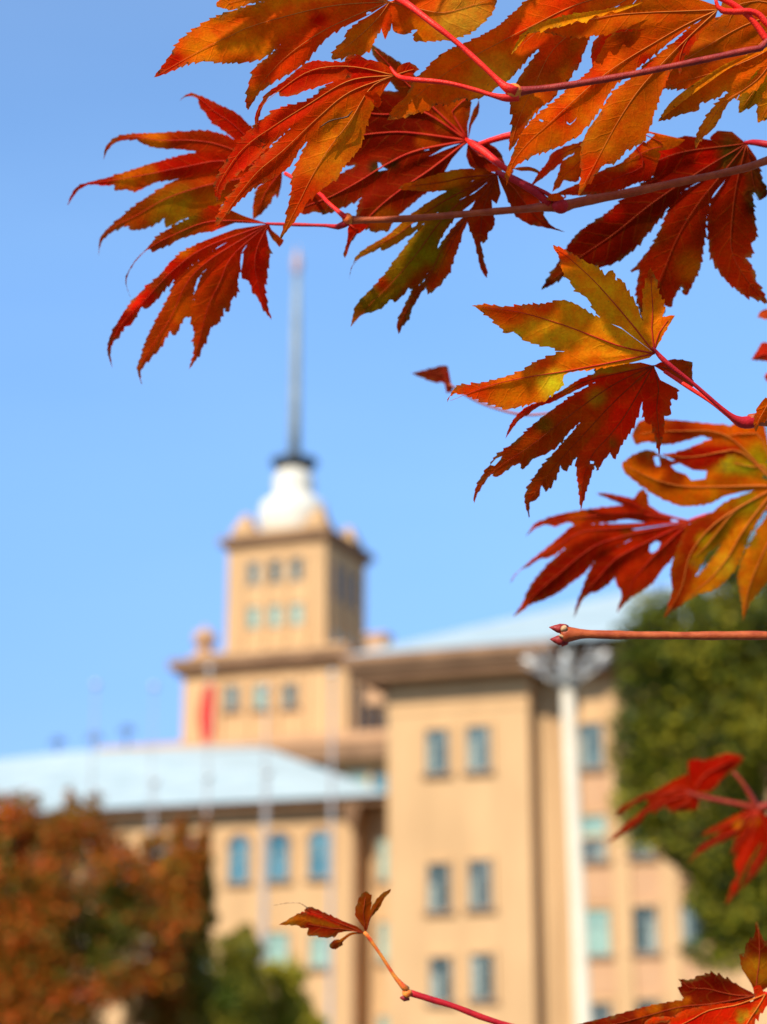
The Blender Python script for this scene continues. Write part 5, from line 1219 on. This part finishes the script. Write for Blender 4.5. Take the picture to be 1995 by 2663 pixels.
# ================================================================== branch 5: bare twig with a bud
b, O = branch(1995, 1655, 0.68, 'bare red-brown twig ending in a forked bud, pointing left in front of the lamp')
stem(b, 'twig', [(2060, 1652, 0.682, 11.5)]+[cp(Hc, x, y)+(0.68, r) for x, y, r in ((1657, 1452, 11.5), (1300, 1455, 11), (1000, 1450, 10.5), (750, 1445, 10.5), (620, 1442, 11.5), (560, 1442, 15), (510, 1445, 20), (475, 1447, 21), (462, 1447, 15))], 'twig_brown', O, 16)
def bud_scale(parent, x0, y0, x1, y1, r):
    stem(parent, 'bud_scale', [cp(Hc, x0, y0)+(0.68, r), cp(Hc, (x0*2+x1)/3, (y0*2+y1)/3)+(0.68, r*0.95), cp(Hc, (x0+2*x1)/3, (y0+2*y1)/3)+(0.68, r*0.55), cp(Hc, x1, y1)+(0.68, 0.4)], 'bud', O, 8)
bud_scale(b, 475, 1418, 396, 1404, 13); bud_scale(b, 480, 1478, 400, 1472, 14); bud_scale(b, 490, 1480, 470, 1517, 10); bud_scale(b, 500, 1412, 455, 1384, 9)
knob(b, 'leaf_scar', *cp(Hc, 482, 1412), 0.678, 8, 'scar', O, 1.0, 1.2, 0.9)
knob(b, 'leaf_scar', *cp(Hc, 468, 1455), 0.678, 6, 'scar', O, 0.7, 1.3, 1.9)

# ================================================================== branch 6: blurred red sprig
b, O = branch(2010, 2100, 1.15, 'blurred scarlet sprig with two narrow leaves in front of the dark green tree')
SR = (0.44, 0.006, 0.002); SO = (0.52, 0.028, 0.003)
stem(b, 'twig', [(2080, 2070, 1.15, 13), cp(Wc, 1720, 720)+(1.15, 12), cp(Wc, 1590, 750)+(1.15, 11), cp(Wc, 1540, 760)+(1.15, 9)], 'sprig_stem', O, 8)
leaf(b, Wc, (940, 600), [
    ([(900, 470), (900, 300), (1000, 290), (1100, 280), (1200, 240), (1270, 220), (1380, 240)], [(1100, 600), (1180, 500), (1280, 410), (1370, 350)], (1430, 265), dict(col=SR, amp=4, curl=0.003, fold=0.3, mid=[(1050, 430), (1200, 350), (1330, 280)])),
    ([(880, 420), (780, 470), (650, 540), (560, 590), (500, 640)], [(900, 600), (780, 640), (640, 740), (560, 800), (540, 760)], (500, 690), dict(col=SO, amp=4)),
    ([(700, 560), (560, 590), (420, 640), (300, 700), (230, 750)], [(700, 620), (540, 640), (420, 690), (300, 770), (230, 820)], (175, 830), dict(col=(0.34, 0.02, 0.006), amp=3)),
    ([(640, 640), (480, 750), (380, 830), (260, 930), (180, 1010)], [(680, 700), (500, 800), (430, 880), (330, 960), (220, 1030)], (118, 1090), dict(col=(0.42, 0.02, 0.006), amp=3)),
    ([(880, 600), (760, 660), (700, 700), (680, 740)], [(1020, 640), (960, 760), (860, 770), (760, 790)], (720, 790), dict(col=(0.44, 0.02, 0.006), amp=3)),
    ([(1060, 500), (1100, 540), (1110, 580)], [(1200, 480), (1180, 530), (1140, 560)], (1100, 600), dict(col=SR, amp=2, novein=1)),
  ], 1.155, (SR, SR, SO), 'blurred scarlet leaf streaming left from the sprig', gy=3e-5, seed=71, gain=0.62, vein='vein_red', origin=O)
leaf(b, Wc, (1560, 770), [
    ([(1440, 770), (1300, 850), (1200, 900), (1080, 960)], [(1460, 860), (1340, 940), (1220, 980), (1100, 1000)], (1020, 1020), dict(col=SO, amp=3)),
    ([(1440, 900), (1250, 960), (1130, 1040), (1000, 1130)], [(1460, 960), (1280, 1050), (1120, 1120), (1000, 1200)], (890, 1290), dict(col=(0.30, 0.01, 0.005), amp=3)),
    ([(1520, 860), (1440, 960), (1400, 1080), (1350, 1200), (1350, 1320), (1370, 1400), (1320, 1500), (1280, 1600)], [(1620, 900), (1600, 1060), (1520, 1200), (1450, 1320), (1400, 1440), (1380, 1540), (1320, 1620)], (1260, 1680), dict(col=(0.66, 0.02, 0.006), amp=4, cw=1.0)),
    ([(1590, 900), (1600, 1100), (1500, 1300), (1440, 1450)], [(1800, 900), (1750, 1100), (1640, 1260), (1540, 1400)], (1400, 1540), dict(col=(0.32, 0.01, 0.004), amp=3)),
    ([(1450, 930), (1350, 1040), (1320, 1150)], [(1520, 980), (1460, 1100), (1400, 1160)], (1300, 1200), dict(col=(0.26, 0.01, 0.004), amp=3)),
  ], 1.145, (SR, SR, SO), 'blurred scarlet leaf hanging down from the sprig', gy=3e-5, seed=73, gain=0.62, vein='vein_red', patches=[(1380, 900, 70, (0.8, 0.25, 0.01)), (1540, 870, 70, (0.8, 0.22, 0.01))], origin=O)
stem(b, 'petiole', [cp(Wc, 1560, 760)+(1.15, 9), cp(Wc, 1400, 715)+(1.15, 7.5), cp(Wc, 1200, 675)+(1.152, 7.5), cp(Wc, 1000, 635)+(1.154, 7), cp(Wc, 880, 590)+(1.155, 5)], 'sprig_stem', O, 8)
stem(b, 'petiole', [cp(Wc, 1550, 740)+(1.15, 9), cp(Wc, 1480, 600)+(1.15, 6.5), cp(Wc, 1400, 480)+(1.15, 5.5), cp(Wc, 1330, 400)+(1.152, 5)], 'sprig_stem', O, 8)

# ================================================================== branch 7: bottom right corner
b, O = branch(2040, 2600, 0.70, 'red leaves rising into the bottom right corner of the picture')
stem(b, 'twig', [(2120, 2640, 0.705, 12), (2040, 2600, 0.705, 11), cp(Vc, 1657, 800)+(0.705, 10), cp(Vc, 1580, 790)+(0.704, 7)], 'petiole', O, 10)
leaf(b, Vc, (1560, 800), [
    ([(1520, 770), (1420, 720), (1300, 660), (1200, 620), (1130, 618), (1060, 640), (1000, 665), (930, 668)], [(1500, 860), (1350, 880), (1200, 885), (1020, 850), (930, 820), (910, 740), (915, 700)], (882, 655), dict(col=DR, amp=8, fold=0.1)),
    ([(1450, 830), (1100, 840), (920, 845), (740, 870), (600, 900), (450, 940), (330, 975), (200, 1005)], [(1450, 900), (1200, 900), (1000, 950), (900, 1020), (780, 1100), (500, 1150), (200, 1130)], (-20, 1060), dict(col=(0.30, 0.02, 0.005), amp=3, mid=[(1200, 870), (900, 900), (600, 980), (300, 1050)])),
    ([(1520, 700), (1440, 560), (1430, 450), (1455, 470), (1470, 400), (1500, 330), (1550, 270)], [(1700, 700), (1760, 520), (1700, 400), (1640, 330), (1600, 260)], (1572, 150), dict(col=BR, amp=9, mid=[(1570, 650), (1590, 500), (1590, 320)])),
  ], 0.722, (DR, BR, RD), 'dark red leaf in the bottom right corner with one lobe standing upright', gy=-3e-5, seed=75, gain=0.45, vein='vein_dark',
  patches=[(1580, 580, 150, (0.50, 0.20, 0.015)), (1590, 380, 90, (0.22, 0.015, 0.005)), (860, 870, 90, YO), (680, 900, 90, YO), (960, 850, 50, YO), (560, 960, 60, OR)], origin=O)
leaf(b, Vc, (1640, 790), [
    ([(1560, 850), (1450, 860), (1300, 870), (1150, 885), (1000, 915), (900, 945), (840, 990), (800, 1040)], [(1600, 900), (1500, 1000), (1400, 1100), (1200, 1200), (900, 1200)], (760, 1120), dict(col=(0.64, 0.010, 0.003), amp=2, cw=1.0, mid=[(1400, 880), (1150, 930), (980, 1020)])),
    ([(1600, 720), (1560, 780), (1540, 860), (1500, 940), (1450, 1000)], [(1720, 740), (1700, 850), (1640, 900), (1600, 950), (1560, 1000), (1500, 1100)], (1400, 1150), dict(col=(0.70, 0.030, 0.004), amp=10, cw=1.0)),
    ([(1600, 710), (1560, 715), (1540, 730)], [(1640, 760), (1580, 790)], (1545, 800), dict(col=(0.5, 0.02, 0.005), amp=3, novein=1)),
    ([(900, 985), (750, 985), (650, 995), (600, 1030)], [(900, 1010), (760, 1030), (680, 1040)], (585, 1060), dict(col=RO, amp=3, novein=1)),
  ], 0.700, ((0.66, 0.010, 0.003), (0.70, 0.022, 0.003), (0.74, 0.06, 0.01)), 'bright scarlet leaf at the very bottom right with olive spots', gy=-3e-5, seed=77, gain=0.66, vein='vein', vw=2,
  patches=[(1480, 970, 50, (0.45, 0.35, 0.04)), (1430, 960, 50, (0.62, 0.22, 0.02)), (1560, 930, 35, (0.4, 0.3, 0.05)), (1430, 1010, 50, (0.35, 0.3, 0.04))], origin=O)

# ================================================================== branch 8: withered sprig at the bottom
b, O = branch(1390, 2680, 0.712, 'thin crimson twig at the bottom centre ending in a small withered leaf')
stem(b, 'twig', [(1420, 2695, 0.712, 8)]+[cp(Tc, x, y)+(0.712, r) for x, y, r in ((1450, 1100, 8), (1300, 1050, 8), (1150, 990, 8), (1020, 950, 8), (920, 920, 8.5), (870, 905, 10))], 'petiole_dark', O, 12)
knob(b, 'node', *cp(Tc, 850, 905), 0.711, 12, 'node', O, 1.1, 1.0)
stem(b, 'bud_scale', [cp(Tc, 860, 930)+(0.712, 11), cp(Tc, 830, 940)+(0.712, 9), cp(Tc, 806, 935)+(0.712, 2)], 'bud', O, 8)
stem(b, 'petiole', [cp(Tc, 850, 890)+(0.711, 11), cp(Tc, 820, 860)+(0.711, 8), cp(Tc, 770, 800)+(0.711, 5), cp(Tc, 700, 690)+(0.711, 4.6), cp(Tc, 640, 600)+(0.711, 4.6), cp(Tc, 605, 550)+(0.711, 5), cp(Tc, 585, 530)+(0.711, 4)], 'node', O, 10)
leaf(b, Tc, (595, 540), [
    ([(540, 495), (460, 465), (380, 430), (300, 395), (250, 375)], [(520, 525), (440, 500), (380, 480), (300, 440), (240, 420)], (215, 395), dict(col=(0.62, 0.02, 0.02), amp=3, fold=-0.3, cw=1.0)),
    ([(520, 520), (430, 485), (340, 440), (260, 420), (200, 410)], [(530, 525), (440, 530), (400, 555), (350, 565), (300, 555), (235, 545), (250, 500)], (240, 470), dict(col=(0.30, 0.015, 0.006), amp=4, cw=1.0)),
    ([(300, 440), (200, 415), (140, 440), (100, 465)], [(300, 500), (220, 505), (160, 485), (100, 487)], (58, 485), dict(col=(0.5, 0.14, 0.015), amp=3, novein=1, **{'from': (330, 470)})),
    ([(580, 500), (550, 460), (530, 400), (545, 350), (570, 300)], [(610, 470), (625, 400), (628, 340), (622, 300)], (598, 278), dict(col=(0.32, 0.06, 0.01), amp=4)),
    ([(600, 480), (620, 410), (650, 350), (690, 300)], [(610, 500), (630, 440), (680, 380), (710, 320), (740, 290)], (750, 264), dict(col=(0.42, 0.11, 0.012), amp=3)),
    ([(560, 530), (500, 535), (460, 560), (430, 580)], [(570, 540), (510, 548), (470, 575), (445, 600)], (425, 592), dict(col=(0.45, 0.1, 0.01), amp=0, novein=1)),
    ([(430, 575), (400, 580), (375, 605)], [(455, 610), (420, 628), (390, 635)], (370, 618), dict(col=(0.16, 0.02, 0.01), amp=3, novein=1, **{'from': (450, 590)})),
  ], 0.712, ((0.35, 0.03, 0.008), (0.42, 0.06, 0.01), (0.25, 0.02, 0.01)), 'small shrivelled red-brown leaf with a pink folded back', gy=0, seed=79, gain=0.55, vein='vein_dark', vw=1.3, step=8, origin=O)
stem(b, 'leaf_tendril', [cp(Tc, 240, 385)+(0.712, 1.6), cp(Tc, 190, 352)+(0.712, 1.3), cp(Tc, 120, 350)+(0.712, 1.1), cp(Tc, 30, 365)+(0.713, 0.8)], 'scar', O, 6)

# ================================================================== branch 9: far small leaf and stray tips at the right edge
b, O = branch(1330, 1045, 0.86, 'tiny dark blurred leaf on a thin stem left of the yellow-orange leaf')
stem(b, 'petiole', [cp(Gc, 205, 700)+(0.87, 3.4), cp(Gc, 330, 775)+(0.87, 3.4), cp(Gc, 450, 820)+(0.868, 3.4), cp(Gc, 560, 840)+(0.865, 3.4), cp(Gc, 700, 830)+(0.86, 3.4), cp(Gc, 900, 820)+(0.86, 3.4)], 'twig_brown', O, 8)
leaf(b, Gc, (225, 735), [([(215, 690), (200, 625), (180, 615), (120, 630)], [(190, 700), (170, 690), (150, 695), (110, 680)], (35, 650), dict(col=(0.22, 0.02, 0.02), amp=3, mid=[(200, 690), (160, 650)], cw=1.0)),
     ([(215, 690), (205, 640), (190, 620)], [(195, 740), (185, 690), (175, 650)], (180, 616), dict(col=(0.3, 0.01, 0.03), amp=2))],
  0.87, ((0.22, 0.02, 0.02), (0.3, 0.02, 0.02), (0.3, 0.02, 0.02)), 'tiny dark maroon leaf', seed=81, gain=0.6, vein='vein_dark', vw=1.2, gy=0, origin=O)
b, O = branch(2040, 930, 0.84, 'blurred crimson leaf tips poking in at the right edge beside the yellow-orange leaf')
leaf(b, Gc, (1760, 600), [
    ([(1700, 520), (1640, 510), (1610, 550)], [(1720, 640), (1670, 600), (1620, 590)], (1585, 590), dict(col=(0.34, 0.01, 0.012), amp=3)),
    ([(1720, 420), (1660, 360), (1630, 370)], [(1740, 460), (1670, 410), (1640, 400)], (1612, 395), dict(col=(0.6, 0.08, 0.05), amp=3)),
    ([(1730, 660), (1680, 640), (1655, 650)], [(1740, 720), (1690, 700), (1660, 690)], (1645, 670), dict(col=(0.5, 0.03, 0.03), amp=2)),
  ], 0.84, ((0.34, 0.01, 0.012), (0.4, 0.02, 0.02), (0.4, 0.02, 0.02)), 'blurred crimson leaf cut by the right border', seed=83, vein='vein_red', gy=0, origin=O)
stem(b, 'twig', [(2140, 1000, 0.845, 8), (2090, 960, 0.842, 7), cp(Gc, 1760, 600)+(0.84, 5)], 'twig_brown', O, 8)

# ================================================================== leaf copies added unseen above the frame to shade the ones in view
SHADE = [('long orange-red leaf at', 0.10, (0.035, 0.012, 0.0)), ('red and orange drooping', 0.13, (0.005, 0.045, 0.0)), ('broad orange-brown leaf', 0.12, (-0.055, 0.02, 0.0)),
         ('large serrated orange', 0.14, (-0.015, 0.035, 0.0)), ('largest dark red leaf', 0.22, (-0.060, -0.020, -0.080)), ('large serrated orange', 0.20, (-0.02, -0.035, 0.05))]
allo = list(bpy.data.objects)
for (key, k, (dx, dy, dz)) in SHADE:
    src = [o for o in allo if str(o.get('label', '')).startswith(key)][0]
    off = SUN*k + CR*dx + CU*dy + CF*dz
    c = src.copy(); COL.objects.link(c); c.location = Vector(src.location) + off
    del c['label']
    for ch in src.children:
        e_ = ch.copy(); COL.objects.link(e_); e_.parent = c
